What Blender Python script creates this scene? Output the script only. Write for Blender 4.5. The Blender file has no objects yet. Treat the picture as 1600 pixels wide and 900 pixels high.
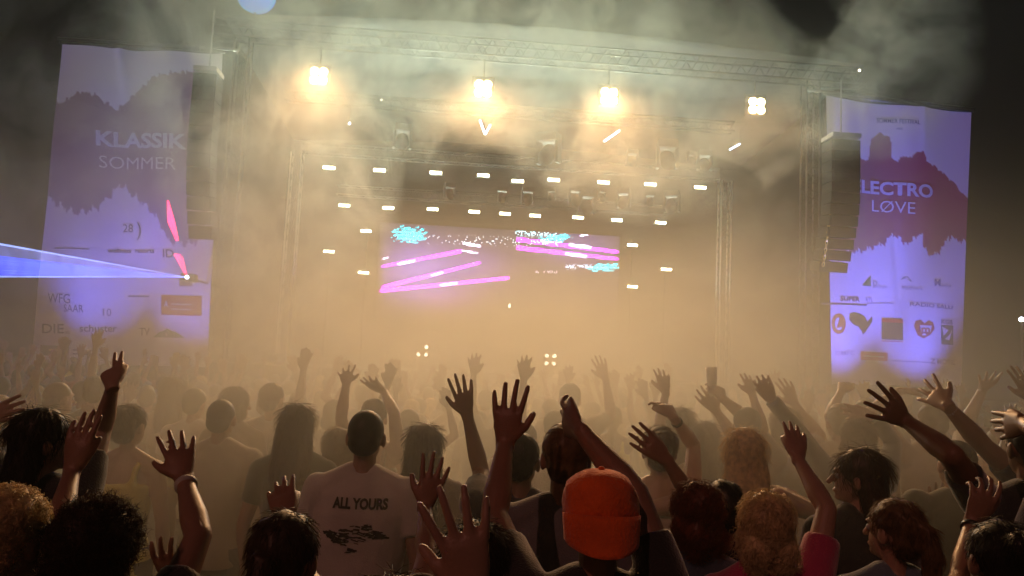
import bpy, math, random
import numpy as np
from mathutils import Vector, Matrix, Euler

# ------------------------------------------------------------------ camera
CAM = Vector((0.0, 0.0, 2.05)); FPX = 1200.0
cd = bpy.data.cameras.new('camera'); cam = bpy.data.objects.new('camera', cd)
bpy.context.scene.collection.objects.link(cam)
cd.sensor_width = 36.0; cd.lens = 36.0 * FPX / 1600.0; cd.clip_start = 0.05; cd.clip_end = 2000
RC = Matrix.Rotation(math.radians(90 + 5.8), 3, 'X') @ Matrix.Rotation(math.radians(2.6), 3, 'Z')
cam.location = CAM; cam.rotation_euler = RC.to_euler()
bpy.context.scene.camera = cam
# ------------------------------------------------------------------ world, added red fill, exposure
sc = bpy.context.scene
w = bpy.data.worlds.new('World'); sc.world = w; w.use_nodes = True
nt = w.node_tree; bg = nt.nodes['Background']
sky = nt.nodes.new('ShaderNodeTexSky'); sky.sky_type = 'NISHITA'; sky.sun_disc = False
sky.sun_elevation = math.radians(-3.5); sky.sun_rotation = math.radians(160); sky.air_density = 1.6
nt.links.new(sky.outputs[0], bg.inputs[0]); bg.inputs[1].default_value = 0.10
fill_sun = bpy.data.lights.new('red_fill', 'SUN'); fill_sun.energy = 0.25; fill_sun.angle = math.radians(0.5); fill_sun.color = (1.0, .36, .27)  # unseen red fill added behind the camera to lift hands and backs
fill_ob = bpy.data.objects.new('red_fill', fill_sun); sc.collection.objects.link(fill_ob)
fill_ob.rotation_euler = (math.radians(52), 0, math.radians(-28))
sc.view_settings.view_transform = 'Standard'; sc.view_settings.look = 'None'
sc.view_settings.exposure = 0.0; sc.view_settings.gamma = 1.0
sc.cycles.volume_bounces = 2; sc.cycles.max_bounces = 6; sc.cycles.diffuse_bounces = 2
sc.cycles.glossy_bounces = 2; sc.cycles.transmission_bounces = 3; sc.cycles.transparent_max_bounces = 12
sc.cycles.volume_step_rate = 3.0; sc.cycles.volume_max_steps = 256
sc.cycles.use_denoising = True
sc.cycles.caustics_reflective = False; sc.cycles.caustics_refractive = False
sc.cycles.sample_clamp_indirect = 4.0

# ------------------------------------------------------------------ air settings and lamp powers
HAZE, GROUNDFOG = .0015, .52
BLOBS = [  # px, py, metres ahead, radii (across, along, up), density (a negative one is a clearing)
    (450, 250, 14, 2.2, 2.8, 4.4, 2.0), (470, 30, 14.5, 3.1, 2.8, 2.4, 2.2), (830, 50, 14.5, 5.4, 2.8, 2.4, 2.6),
    (1010, 140, 14, 3.4, 2.6, 2.6, 1.8), (120, 290, 12, 4.0, 4, 4.0, .12), (620, 540, 12, 7, 6, 1.6, .03), (660, 190, 14.5, 1.8, 2, 1.2, .18),
    (1000, 530, 12, 5, 6, 2.0, .03), (1200, 330, 14, 2.0, 3.0, 4.0, .08), (1400, 90, 14, 3.2, 3, 2.0, .70), (240, 120, 14, 3.0, 3, 2.8, .55), 
    (1190, 0, 15, 1.8, 5, 1.7, -2.0), (1590, 40, 13, 2.0, 5, 2.2, -.6), (0, 0, 13, 2.6, 5, 1.6, -.6),
    (498, 118, 18.6, .8, 1.2, .8, .3), (755, 138, 19, .8, 1.2, .8, .25), (952, 150, 19.2, .8, 1.2, .8, .25), (1183, 165, 19.5, .8, 1.2, .8, .35), (1570, 400, 12, 2.4, 5, 3.4, -.4)]  # small puffs at the floodlights are added to carry their lens halo
FLOOD, BARW, WASH, SCREEN, VIOLET, LASER, HALO = 7900, 540, 170, 6.0, 3700, 2.0, 32
# ------------------------------------------------------------------ helpers
R = random.Random(11)
def link(o): sc.collection.objects.link(o); return o
def tag(o, label=None, cat=None, group=None, kind=None):
    for k, v in (('label', label), ('category', cat), ('group', group), ('kind', kind)):
        if v: o[k] = v
    return o
def ray(px, py):                      # a direction of the photograph, in world space
    return (RC @ Vector(((px - 800) / FPX, -(py - 450) / FPX, -1.0)))
def P(px, py, y):                     # the point seen at (px, py), y metres ahead
    d = ray(px, py); return CAM + d * (y / d.y)
SA = math.radians(4.5)
SU = Vector((math.cos(SA), math.sin(SA), 0)); SV = Vector((-math.sin(SA), math.cos(SA), 0)); SO = Vector((0, 20, 0))
def S(u, v, z): return SO + SU * u + SV * v + Vector((0, 0, z))
def SP(px, py, v):                    # photograph point on the plane v metres behind the stage front -> (u, z)
    d = ray(px, py); t = ((SO + SV * v) - CAM).dot(SV) / d.dot(SV); p = CAM + d * t
    return ((p - SO).dot(SU), p.z)
def SPw(px, py, v): u, z = SP(px, py, v); return S(u, v, z)

def mat(name, col, rough=.6, metal=0., noise=.0, nscale=8., emit=None, estr=0., sheen=0., bump=0., bscale=60., sss=0., sample=True, attr=None, coat=0.):
    m = bpy.data.materials.new(name); m.use_nodes = True; n = m.node_tree; b = n.nodes['Principled BSDF']
    b.inputs['Base Color'].default_value = (*col, 1); b.inputs['Roughness'].default_value = rough
    b.inputs['Metallic'].default_value = metal
    if sheen: b.inputs['Sheen Weight'].default_value = sheen
    if coat: b.inputs['Coat Weight'].default_value = coat
    if sss:
        b.inputs['Subsurface Weight'].default_value = sss; b.inputs['Subsurface Radius'].default_value = (.02, .008, .004)
    tc = n.nodes.new('ShaderNodeTexCoord')
    src = None
    if attr:
        a = n.nodes.new('ShaderNodeAttribute'); a.attribute_name = attr; src = a.outputs['Color']
        n.links.new(src, b.inputs['Base Color'])
    if noise:
        t = n.nodes.new('ShaderNodeTexNoise'); t.inputs['Scale'].default_value = nscale; t.inputs['Detail'].default_value = 4
        n.links.new(tc.outputs['Object'], t.inputs['Vector'])
        r = n.nodes.new('ShaderNodeMapRange'); r.inputs[1].default_value = .3; r.inputs[2].default_value = .7
        r.inputs[3].default_value = 1 - noise; r.inputs[4].default_value = 1 + noise
        n.links.new(t.outputs[0], r.inputs[0])
        mx = n.nodes.new('ShaderNodeVectorMath'); mx.operation = 'SCALE'
        if src: n.links.new(src, mx.inputs[0])
        else: mx.inputs[0].default_value = col
        n.links.new(r.outputs[0], mx.inputs['Scale']); n.links.new(mx.outputs[0], b.inputs['Base Color'])
    if bump:
        t2 = n.nodes.new('ShaderNodeTexNoise'); t2.inputs['Scale'].default_value = bscale; t2.inputs['Detail'].default_value = 3
        n.links.new(tc.outputs['Object'], t2.inputs['Vector'])
        bp = n.nodes.new('ShaderNodeBump'); bp.inputs['Strength'].default_value = bump; bp.inputs['Distance'].default_value = .01
        n.links.new(t2.outputs[0], bp.inputs['Height']); n.links.new(bp.outputs[0], b.inputs['Normal'])
    if emit:
        b.inputs['Emission Color'].default_value = (*emit, 1); b.inputs['Emission Strength'].default_value = estr
        if not sample: m.cycles.emission_sampling = 'NONE'
    return m

def rotz(a): return np.array([[math.cos(a), -math.sin(a), 0], [math.sin(a), math.cos(a), 0], [0, 0, 1.]])
class MB:
    """collects primitives, builds ONE mesh object"""
    def __init__(s): s.v = []; s.f = []; s.n = 0
    def add(s, v, f):
        v = np.asarray(v, float).reshape(-1, 3); s.v.append(v); s.f += [tuple(i + s.n for i in q) for q in f]; s.n += len(v); return s
    def frame(s, c, ax, ay, az, hx, hy, hz):      # box by centre, three unit axes, half sizes
        c, ax, ay, az = [np.array(q, float) for q in (c, ax, ay, az)]
        v = [c + ax * hx * i + ay * hy * j + az * hz * k for i in (-1, 1) for j in (-1, 1) for k in (-1, 1)]
        return s.add(v, [(0, 1, 3, 2), (4, 6, 7, 5), (0, 4, 5, 1), (2, 3, 7, 6), (0, 2, 6, 4), (1, 5, 7, 3)])
    def sbox(s, c, hx, hy, hz): return s.frame(c, SU, SV, (0, 0, 1), hx, hy, hz)   # box square to the stage
    def box(s, c, hx, hy, hz): return s.frame(c, (1, 0, 0), (0, 1, 0), (0, 0, 1), hx, hy, hz)
    def tube(s, pts, rad, n=8, flat=1.0, ref=None, caps=True):
        pts = [np.array(p, float) for p in pts]
        if np.isscalar(rad): rad = [rad] * len(pts)
        rows = []; x = None
        for i, p in enumerate(pts):
            t = pts[min(i + 1, len(pts) - 1)] - pts[max(i - 1, 0)]; t /= (np.linalg.norm(t) + 1e-9)
            if x is None:
                r0 = np.array(ref, float) if ref is not None else (np.array([0, 0, 1.]) if abs(t[2]) < .9 else np.array([1., 0, 0]))
                x = r0 - t * r0.dot(t)
            else: x = x - t * x.dot(t)
            x /= (np.linalg.norm(x) + 1e-9); y = np.cross(t, x)
            rows.append([p + rad[i] * (math.cos(a) * x + flat * math.sin(a) * y) for a in [2 * math.pi * k / n for k in range(n)]])
        v = [q for r in rows for q in r]; f = []
        for i in range(len(pts) - 1):
            for k in range(n): f.append((i * n + k, i * n + (k + 1) % n, (i + 1) * n + (k + 1) % n, (i + 1) * n + k))
        if caps: f.append(tuple(range(n - 1, -1, -1))); f.append(tuple(range((len(pts) - 1) * n, len(pts) * n)))
        return s.add(v, f)
    def ball(s, c, r, n=12, m=8, rot=None):
        c = np.array(c, float); r = np.array([r] * 3 if np.isscalar(r) else r, float)
        v = [[0, 0, 1]]; f = []
        for i in range(1, m):
            th = math.pi * i / m
            for k in range(n): a = 2 * math.pi * k / n; v.append([math.sin(th) * math.cos(a), math.sin(th) * math.sin(a), math.cos(th)])
        v.append([0, 0, -1]); L = len(v) - 1
        for k in range(n):
            f.append((0, 1 + k, 1 + (k + 1) % n)); f.append((L, L - n + (k + 1) % n, L - n + k))
            for i in range(m - 2): a = 1 + i * n; f.append((a + k, a + n + k, a + n + (k + 1) % n, a + (k + 1) % n))
        v = np.array(v) * r
        if rot is not None: v = v @ np.array(rot).T
        return s.add(v + c, f)
    def caps(s, p, q, r0, r1, n=10):              # tapered capsule
        p = np.array(p, float); q = np.array(q, float); s.tube([p, q], [r0, r1], n); s.ball(p, r0 * .995, n, 6); s.ball(q, r1 * .995, n, 6); return s
    def loft(s, secs, n=16, T=None):              # secs: (z, rx, ry, x, y)
        v = []
        for (z, rx, ry, x, y) in secs:
            for k in range(n): a = 2 * math.pi * k / n; v.append([x + rx * math.cos(a), y + ry * math.sin(a), z])
        v = np.array(v)
        if T is not None: v = T(v)
        f = [(i * n + k, i * n + (k + 1) % n, (i + 1) * n + (k + 1) % n, (i + 1) * n + k) for i in range(len(secs) - 1) for k in range(n)]
        f += [tuple(range(n - 1, -1, -1)), tuple(range((len(secs) - 1) * n, len(secs) * n))]
        return s.add(v, f)
    def mesh(s, name, o=(0, 0, 0)):
        me = bpy.data.meshes.new(name); v = np.vstack(s.v) - np.array(o, float)
        me.from_pydata(v.tolist(), [], s.f); me.update(); return me
    def build(s, name, m, parent=None, o=None, smooth=False):
        if o is None: o = parent.location if parent is not None else (0, 0, 0)
        me = s.mesh(name, o); me.materials.append(m)
        if smooth: me.shade_smooth()
        ob = link(bpy.data.objects.new(name, me))
        if parent is not None: ob.parent = parent
        else: ob.location = o
        return ob
def empty(name, loc, label=None, cat=None, group=None):
    o = bpy.data.objects.new(name, None); o.location = loc; o.empty_display_size = .2; link(o); return tag(o, label, cat, group)
def copy_thing(root, loc, rot=None, scale=None, label=None, name=None):
    r = root.copy(); link(r); r.location = loc
    if rot is not None: r.rotation_euler = (0, 0, rot)
    if scale is not None: r.scale = (scale,) * 3 if np.isscalar(scale) else scale
    if label: r['label'] = label
    for ch in root.children:
        c = ch.copy(); link(c); c.parent = r
        for g in ch.children: d = g.copy(); link(d); d.parent = c
    return r
def lamp(name, kind, loc, energy, col, direction=None, size=.1, angle=120, blend=1.0, sy=None):
    l = bpy.data.lights.new(name, kind); l.energy = energy; l.color = col
    if kind == 'SPOT': l.spot_size = math.radians(angle); l.spot_blend = blend; l.shadow_soft_size = size
    elif kind == 'POINT': l.shadow_soft_size = size
    else:
        l.shape = 'RECTANGLE'; l.size = size; l.size_y = sy or size; l.spread = math.radians(angle)
    o = link(bpy.data.objects.new(name, l)); o.location = loc
    if direction is not None: o.rotation_euler = Vector(direction).to_track_quat('-Z', 'Y').to_euler()
    return o
# ------------------------------------------------------------------ air: even haze + billowing stage smoke
def volume_box(name, lo, hi, m, S_=None):
    mb = MB()
    c = [(a + b) / 2 for a, b in zip(lo, hi)]; h = [(b - a) / 2 for a, b in zip(lo, hi)]
    mb.box(c, *h); o = mb.build(name, m); tag(o, kind='stuff'); return o
hm = bpy.data.materials.new('haze_air'); hm.use_nodes = True; n = hm.node_tree; n.nodes.clear()
out = n.nodes.new('ShaderNodeOutputMaterial'); pv = n.nodes.new('ShaderNodeVolumePrincipled')
pv.inputs['Color'].default_value = (.96, .94, .84, 1); pv.inputs['Density'].default_value = HAZE; pv.inputs['Anisotropy'].default_value = .35
n.links.new(pv.outputs[0], out.inputs['Volume'])
volume_box('haze', (-82, -32, -1.2), (82, 152, 12.6), hm)

sm = bpy.data.materials.new('stage_smoke'); sm.use_nodes = True; n = sm.node_tree; n.nodes.clear(); L = n.links.new
out = n.nodes.new('ShaderNodeOutputMaterial'); pv = n.nodes.new('ShaderNodeVolumePrincipled'); L(pv.outputs[0], out.inputs['Volume'])
pv.inputs['Color'].default_value = (.95, .96, .84, 1); pv.inputs['Anisotropy'].default_value = .3
geo = n.nodes.new('ShaderNodeNewGeometry')
def fmath(op, a, b=None, clamp=False):
    x = n.nodes.new('ShaderNodeMath'); x.operation = op; x.use_clamp = clamp
    for i, q in enumerate((a, b)):
        if q is None: continue
        if isinstance(q, (int, float)): x.inputs[i].default_value = q
        else: L(q, x.inputs[i])
    return x.outputs[0]
def blob(px, py, y, rx, ry, rz, wgt):     # soft puff of smoke round an image point; some are added halos
    c = P(px, py, y)
    a = n.nodes.new('ShaderNodeVectorMath'); a.operation = 'SUBTRACT'; L(geo.outputs['Position'], a.inputs[0]); a.inputs[1].default_value = c
    b = n.nodes.new('ShaderNodeVectorMath'); b.operation = 'MULTIPLY'; L(a.outputs[0], b.inputs[0]); b.inputs[1].default_value = (1 / rx, 1 / ry, 1 / rz)
    d = n.nodes.new('ShaderNodeVectorMath'); d.operation = 'DOT_PRODUCT'; L(b.outputs[0], d.inputs[0]); L(b.outputs[0], d.inputs[1])
    e = fmath('SUBTRACT', 1.0, d.outputs['Value'], True)
    return fmath('MULTIPLY', e, wgt)
tot = None
for q in BLOBS:
    e = blob(*q); tot = e if tot is None else fmath('ADD', tot, e)
tot = fmath('MAXIMUM', tot, 0.0)
nz = n.nodes.new('ShaderNodeTexNoise'); nz.inputs['Scale'].default_value = .60; nz.inputs['Detail'].default_value = 5.0; nz.inputs['Roughness'].default_value = .62
nz.inputs['Distortion'].default_value = 1.1
L(geo.outputs['Position'], nz.inputs['Vector'])
mr = n.nodes.new('ShaderNodeMapRange'); mr.interpolation_type = 'SMOOTHSTEP'; L(nz.outputs[0], mr.inputs[0])
mr.inputs[1].default_value = .465; mr.inputs[2].default_value = .575; mr.inputs[3].default_value = .03; mr.inputs[4].default_value = 1.0
mr2 = n.nodes.new('ShaderNodeMapRange'); L(nz.outputs[0], mr2.inputs[0]); mr2.inputs[1].default_value = .3; mr2.inputs[2].default_value = .7; mr2.inputs[3].default_value = .45; mr2.inputs[4].default_value = 1.4
sep = n.nodes.new('ShaderNodeSeparateXYZ'); L(geo.outputs['Position'], sep.inputs[0])
def ramp(a, b, src, hi):
    r_ = n.nodes.new('ShaderNodeMapRange'); r_.interpolation_type = 'SMOOTHSTEP'; L(src, r_.inputs[0]); r_.inputs[1].default_value = a; r_.inputs[2].default_value = b; r_.inputs[3].default_value = 0 if hi > 0 else -hi; r_.inputs[4].default_value = hi if hi > 0 else 0; return r_.outputs[0]
near = fmath('ADD', fmath('MULTIPLY', ramp(2.6, 4.6, sep.outputs[1], GROUNDFOG), ramp(6.5, 10.0, sep.outputs[1], -.80)), ramp(3.0, 7.0, sep.outputs[1], GROUNDFOG * .10))
ax = fmath('ABSOLUTE', sep.outputs[0])
near = fmath('MULTIPLY', near, fmath('ADD', ramp(1.6, 4.0, ax, -.88), .12))
low = fmath('MULTIPLY', fmath('MULTIPLY', near, ramp(1.75, 3.6, sep.outputs[2], -1.0)), mr2.outputs[0])
L(fmath('ADD', fmath('MULTIPLY', tot, mr.outputs[0]), low), pv.inputs['Density'])
smo = volume_box('smoke', (-17, 2.6, .1), (17, 25, 12.3), sm)
# ------------------------------------------------------------------ materials of the stage
M_ALU = mat('aluminium', (.12, .12, .12), .28, 1.0, noise=.15, nscale=20)
M_HIGHLIT = mat('highlit_aluminium', (.60, .59, .55), .3, 1.0)  # lighter copy of the metal, highlight on inner uprights put into its colour
M_BLACK = mat('black_metal', (.007, .007, .008), .8, noise=.3)
M_DARK = mat('speaker_black', (.008, .009, .008), .85, noise=.3, bump=.3)
M_DRAPE = mat('black_drape', (.012, .012, .014), .9, noise=.3)
M_ROOF = mat('roof_fabric', (.025, .025, .027), .9, noise=.25, nscale=2)
M_DECK = mat('stage_deck', (.05, .045, .04), .55, noise=.4, nscale=5)
for q_ in (M_BLACK, M_DARK): q_.node_tree.nodes['Principled BSDF'].inputs['Specular IOR Level'].default_value = .08
M_STEEL = mat('zinc_steel', (.35, .35, .36), .45, .9, noise=.2)
M_CHAIN = mat('yellow_lit_chain', (.75, .60, .15), .35, .8)  # yellow light on the chain put into its colour
M_FLOOD = mat('flood_glass', (.9, .8, .6), .3, emit=(1, .66, .25), estr=60, sample=False)
M_BAR = mat('light_bar_glass', (.9, .9, .7), .3, emit=(1, .93, .55), estr=26, sample=False)
M_DOT = mat('small_lamp_glass', (.9, .9, .9), .3, emit=(1, .88, .6), estr=9, sample=False)
M_TUBE = mat('cold_tube', (.9, .9, .9), .3, emit=(.55, .72, 1), estr=9, sample=False)
M_GROUND = mat('trodden_ground', (.06, .05, .035), .95, noise=.5, nscale=3, bump=.6, bscale=12)

# ------------------------------------------------------------------ ground
g = MB(); N = 40
xs = np.linspace(-80, 80, N); ys = np.linspace(-30, 150, N)
g.add([[x, y, -.0 + (.03 * math.sin(x * .7) * math.cos(y * .9) - .03)] for y in ys for x in xs],
      [(j * N + i, j * N + i + 1, (j + 1) * N + i + 1, (j + 1) * N + i) for j in range(N - 1) for i in range(N - 1)])
tag(g.build('ground', M_GROUND), kind='structure')

# ------------------------------------------------------------------ trusses
def truss(p, q, size, label, name='lighting_truss', group=None, n=None, side=None, m=None):
    m = m or M_ALU
    p, q = Vector(p), Vector(q); d = (q - p); Ln = d.length; d.normalize()
    a = Vector((0, 0, 1)) if abs(d.z) < .8 else SU.copy()
    a = (a - d * a.dot(d)).normalized(); b = d.cross(a)
    root = empty(name, p, label, 'truss', group); h = size / 2
    cor = [(a * i + b * j) * h for i, j in ((-1, -1), (1, -1), (1, 1), (-1, 1))]
    for c in cor: MB().tube([p + c, q + c], .026, 8).build('chord', m, root, smooth=True)
    br = MB(); k = n or max(2, int(Ln / (size * 1.15)))
    for f in range(4):
        c0, c1 = cor[f], cor[(f + 1) % 4]
        for i in range(k):
            u0, u1 = i / k * Ln, (i + 1) / k * Ln
            if i % 2: c0, c1 = c0, c1
            br.tube([p + c0 + d * u0, p + c1 + d * (u0 + u1) / 2], .011, 5, caps=False)
            br.tube([p + c1 + d * (u0 + u1) / 2, p + c0 + d * u1], .011, 5, caps=False)
    br.build('bracing', M_BLACK, root)  # coloured black to keep the highlights on the chords alone
    return root
def Z(px, py, v): return SP(px, py, v)
uL, zt = SP(350, 38, 0); uR, zt2 = SP(1345, 108, 0); ztop = (zt + zt2) / 2 - .22
truss(S(uL - .2, 0, ztop), S(uR, 0, ztop), .44, 'long horizontal roof truss above the four square floodlights', group='stage trusses')
ucl = SP(362, 300, 0)[0]; ucr = SP(1265, 330, 0)[0]
truss(S(ucl, 0, 0), S(ucl, 0, ztop - .23), .36, 'tall outer tower truss beside the left banner', 'tower_truss', 'stage trusses')
truss(S(ucr, 0, 0), S(ucr, 0, ztop - .23), .36, 'tall outer tower truss beside the right banner', 'tower_truss', 'stage trusses')
zr1 = SP(800, 262, 2.5)[1]
ua = SP(453, 400, 2.5)[0]; ub = SP(1131, 400, 2.5)[0]
truss(S(ua, 2.5, 1.84), S(ua, 2.5, zr1), .3, 'slim inner upright truss left of the video wall', 'tower_truss', 'stage trusses', m=M_HIGHLIT)
truss(S(ub, 2.5, 1.84), S(ub, 2.5, zr1), .3, 'slim inner upright truss with bright chords right of the video wall', 'tower_truss', 'stage trusses', m=M_HIGHLIT)
truss(S(ua, 3.1, zr1 + .34), S(ub, 3.1, zr1 + .34), .3, 'horizontal truss carrying the upper row of light bars', group='stage trusses', m=M_BLACK)
zr2 = SP(800, 322, 4.5)[1]
u3 = SP(520, 322, 4.5)[0]; u4 = SP(1050, 340, 4.5)[0]
truss(S(u3, 5.1, zr2 + .3), S(u4, 5.1, zr2 + .3), .3, 'horizontal truss carrying the lower row of light bars', group='stage trusses', m=M_BLACK)
zr0 = SP(800, 190, 3.0)[1]
truss(S(-7.0, 3.6, zr0 + .5), S(7.2, 3.6, zr0 + .5), .3, 'horizontal truss in the smoke carrying the cold tubes', group='stage trusses', m=M_BLACK)

# ------------------------------------------------------------------ stage deck, roof, drapes
root = empty('stage', S(0, 0, 0), 'large open air concert stage with deck, roof and black drapes', 'stage')
MB().sbox(S(.4, 4.6, 1.70), 8.2, 4.6, .1).build('deck', M_DECK, root)
MB().sbox(S(.4, 9.3, 5.6), 8.4, .05, 5.5).build('back_wall', M_DRAPE, root)
fr = MB()
for i in range(90):                                # pleated skirt under the deck edge
    u = -7.75 + i * .182; fr.sbox(S(u, .02 + .03 * (i % 2), .8), .095, .02, .8)
tag(fr.build('skirt', M_DRAPE, root), kind='stuff')
rf = MB(); nu, nv = 24, 12
pts = []
for j in range(nv + 1):
    for i in range(nu + 1):
        u = uL + (uR - uL) * i / nu; v = -.2 + 9.6 * j / nv
        z = ztop + .32 + .35 * math.sin(math.pi * i / nu) - .045 * j - .03 * math.sin(i * 1.57) ** 2
        pts.append(S(u, v, z))
k = len(pts); pts += [p + Vector((0, 0, .03)) for p in pts]; W = nu + 1
ff = [(j * W + i, j * W + i + 1, (j + 1) * W + i + 1, (j + 1) * W + i) for j in range(nv) for i in range(nu)]
ff += [tuple(k + q for q in reversed(f)) for f in ff]
rf.add(pts, ff); rf.build('roof', M_ROOF, root, smooth=True)
# ------------------------------------------------------------------ floodlights
fl = [(498, 118, 'leftmost square floodlight under the roof truss, glowing warm white in thick smoke'),
      (755, 138, 'second square floodlight from the left, above the cold V shaped tubes'),
      (952, 150, 'third square floodlight, above the slanting double tube'),
      (1183, 165, 'rightmost square floodlight with its lamp cells visible apart')]
for (px, py, lab), fw in zip(fl, (.85, 1.05, .95, .32)):
    u, z = SP(px, py, -.1); c = S(u, -.1, z)
    root = empty('floodlight', c, lab, 'floodlight', 'square floodlights on the front truss')
    MB().sbox(S(u, .05, z), .25, .11, .25).build('housing', M_BLACK, root)
    y = MB(); zz = max(ztop - .24, z + .42)
    y.tube([S(u - .29, .05, z), S(u - .29, .05, z + .36), S(u + .29, .05, z + .36), S(u + .29, .05, z)], .018, 6)
    y.tube([S(u, .05, z + .36), S(u, .05, zz)], .022, 6); y.build('yoke', M_BLACK, root)
    for i in (-1, 1):
        for j in (-1, 1):
            lb = MB(); lb.ball(S(u + i * .112, -.085, z + j * .112), (.116, .05, .116), 14, 8); lb.build('lamp_cell', M_FLOOD, root, smooth=True)
    lamp('flood_halo', 'POINT', S(u, -.26, z), HALO, (1, .50, .16), size=.10)  # added lamp in front of the cells, gives the flood its orange halo
    l = lamp('flood_beam', 'SPOT', S(u, -.22, z), FLOOD * fw, (1, .51, .21), (-.05 * u, -1, -.60), size=.16, angle=27, blend=.6); 
# ------------------------------------------------------------------ light bars
def light_bar(px, py, v, label, hang=.12, group='light bars on the stage'):
    u, z = SP(px, py, v); c = S(u, v, z)
    root = empty('light_bar', c, label, 'light bar', group)
    MB().sbox(S(u, v + .05, z), .22, .04, .06).build('housing', M_BLACK, root)
    b = MB(); b.tube([S(u - .17, v - .01, z), S(u + .17, v - .01, z)], .042, 10); b.build('lens', M_BAR, root, smooth=True)
    MB().tube([S(u, v + .05, z + .05), S(u, v + (.46 if hang > .11 else .05), z + (.22 if hang > .11 else .16))], .015, 6).build('clamp', M_BLACK, root)
    lamp('bar_beam', 'SPOT', S(u, v - .1, z), BARW, (.84, 1, .80), (0, -1, .9), size=.05, angle=150)
ords = 'first second third fourth fifth sixth seventh eighth ninth'.split()
for i, (px, py) in enumerate([(514, 262), (593, 266), (681, 270), (755, 274), (809, 283), (865, 281), (943, 285), (1016, 288), (1094, 293)]):
    light_bar(px, py, 2.5, '%s light bar from the left in the upper row' % ords[i])
for i, (px, py) in enumerate([(538, 321), (607, 325), (676, 327), (741, 331), (789, 334), (836, 337), (903, 340), (964, 344), (1032, 348)]):
    light_bar(px, py, 4.5, '%s light bar from the left in the lower row' % ords[i])
side = [(572, 361, 6.0, 'light bar at the top left corner of the video wall'), (514, 393, 5.2, 'lone light bar far left of the video wall'),
        (568, 426, 6.0, 'light bar beside the lower left edge of the video wall'), (988, 383, 6.0, 'light bar beside the right edge of the video wall, upper one'),
        (1041, 421, 5.2, 'lone light bar far right of the video wall'), (988, 448, 6.0, 'light bar beside the right edge of the video wall, lower one')]
for px, py, v, lab in side:
    light_bar(px, py, v, lab, hang=.1)
for px, v, lab in ((572, 6.05, 'thin black pole left of the video wall holding two light bars'), (514, 5.25, 'thin black pole holding the lone light bar on the left'),
                   (988, 6.05, 'thin black pole right of the video wall holding two light bars'), (1041, 5.25, 'thin black pole holding the lone light bar on the right')):
    u = SP(px, 400, v)[0]; zt_ = SP(px, {572: 352, 514: 386, 988: 374, 1041: 413}[px], v)[1]
    o = MB().tube([S(u, v + .1, 1.80), S(u, v + .1, zt_)], .03, 8).build('lighting_pole', M_BLACK, None, S(u, v + .1, 1.80), smooth=True)
    tag(o, lab, 'pole', 'lighting poles on the stage')
# ------------------------------------------------------------------ moving heads hanging dark in the smoke
def moving_head(loc, label, s=1.0, rot=0.):
    root = empty('moving_head', loc, label, 'stage light', 'dark moving head lights in the smoke')
    c = Vector(loc)
    MB().box(c, .17, .13, .07).build('base', M_BLACK, root)
    y = MB()
    for i in (-1, 1): y.box(c + Vector((i * .17, 0, -.24)), .025, .07, .2)
    y.box(c + Vector((0, 0, -.06)), .19, .07, .015)
    y.build('yoke', M_BLACK, root)
    h = MB(); h.tube([c + Vector((0, .12, -.18)), c + Vector((0, .05, -.22)), c + Vector((0, -.1, -.36)), c + Vector((0, -.17, -.42))], [.08, .13, .14, .11], 14)
    h.build('head', M_BLACK, root, smooth=True); root.scale = (s,) * 3; root.rotation_euler = (0, 0, rot)
    return root
mh = [(1043, 226, 1.0, 1.6, 'large dark moving head above the eighth upper light bar'), (988, 238, 1.0, .9, 'small dark moving head above and left of the eighth upper light bar'),
      (1080, 240, 1.0, .7, 'smallest dark moving head near the right end of the upper row'), (1101, 240, 1.0, 1.1, 'dark moving head farthest to the right above the upper row'),
      (785, 296, 2.7, .9, 'dark moving head left of the fifth upper light bar'), (825, 297, 2.7, 1.0, 'dark moving head under the gap right of the fifth upper light bar'),
      (862, 297, 2.7, .7, 'small dark moving head under the sixth upper light bar'), (900, 296, 2.7, 1.1, 'dark moving head left of the seventh upper light bar'),
      (917, 304, 2.7, 1.3, 'dark moving head hanging lowest, left of the seventh upper light bar'), (941, 298, 2.7, .7, 'small dark moving head right under the seventh upper light bar'),
      (975, 300, 2.7, 1.1, 'dark moving head between the seventh and eighth upper light bars'), (1016, 304, 2.7, .8, 'dark moving head under the eighth upper light bar'),
      (1050, 303, 2.7, 1.3, 'dark moving head between the eighth and ninth upper light bars'), (703, 290, 2.7, .9, 'dark moving head between the third and fourth upper light bars'),
      (630, 200, 1.0, 1.3, 'dark moving head in the smoke under the roof, left of centre'), (858, 215, 1.0, 1.7, 'broad dark moving head in the smoke between the two middle floodlights')]
for px, py, v, s_, lab in mh:
    u, z = SP(px, py, v); moving_head(S(u, v, z), lab, s_, R.uniform(-.5, .5))
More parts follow.
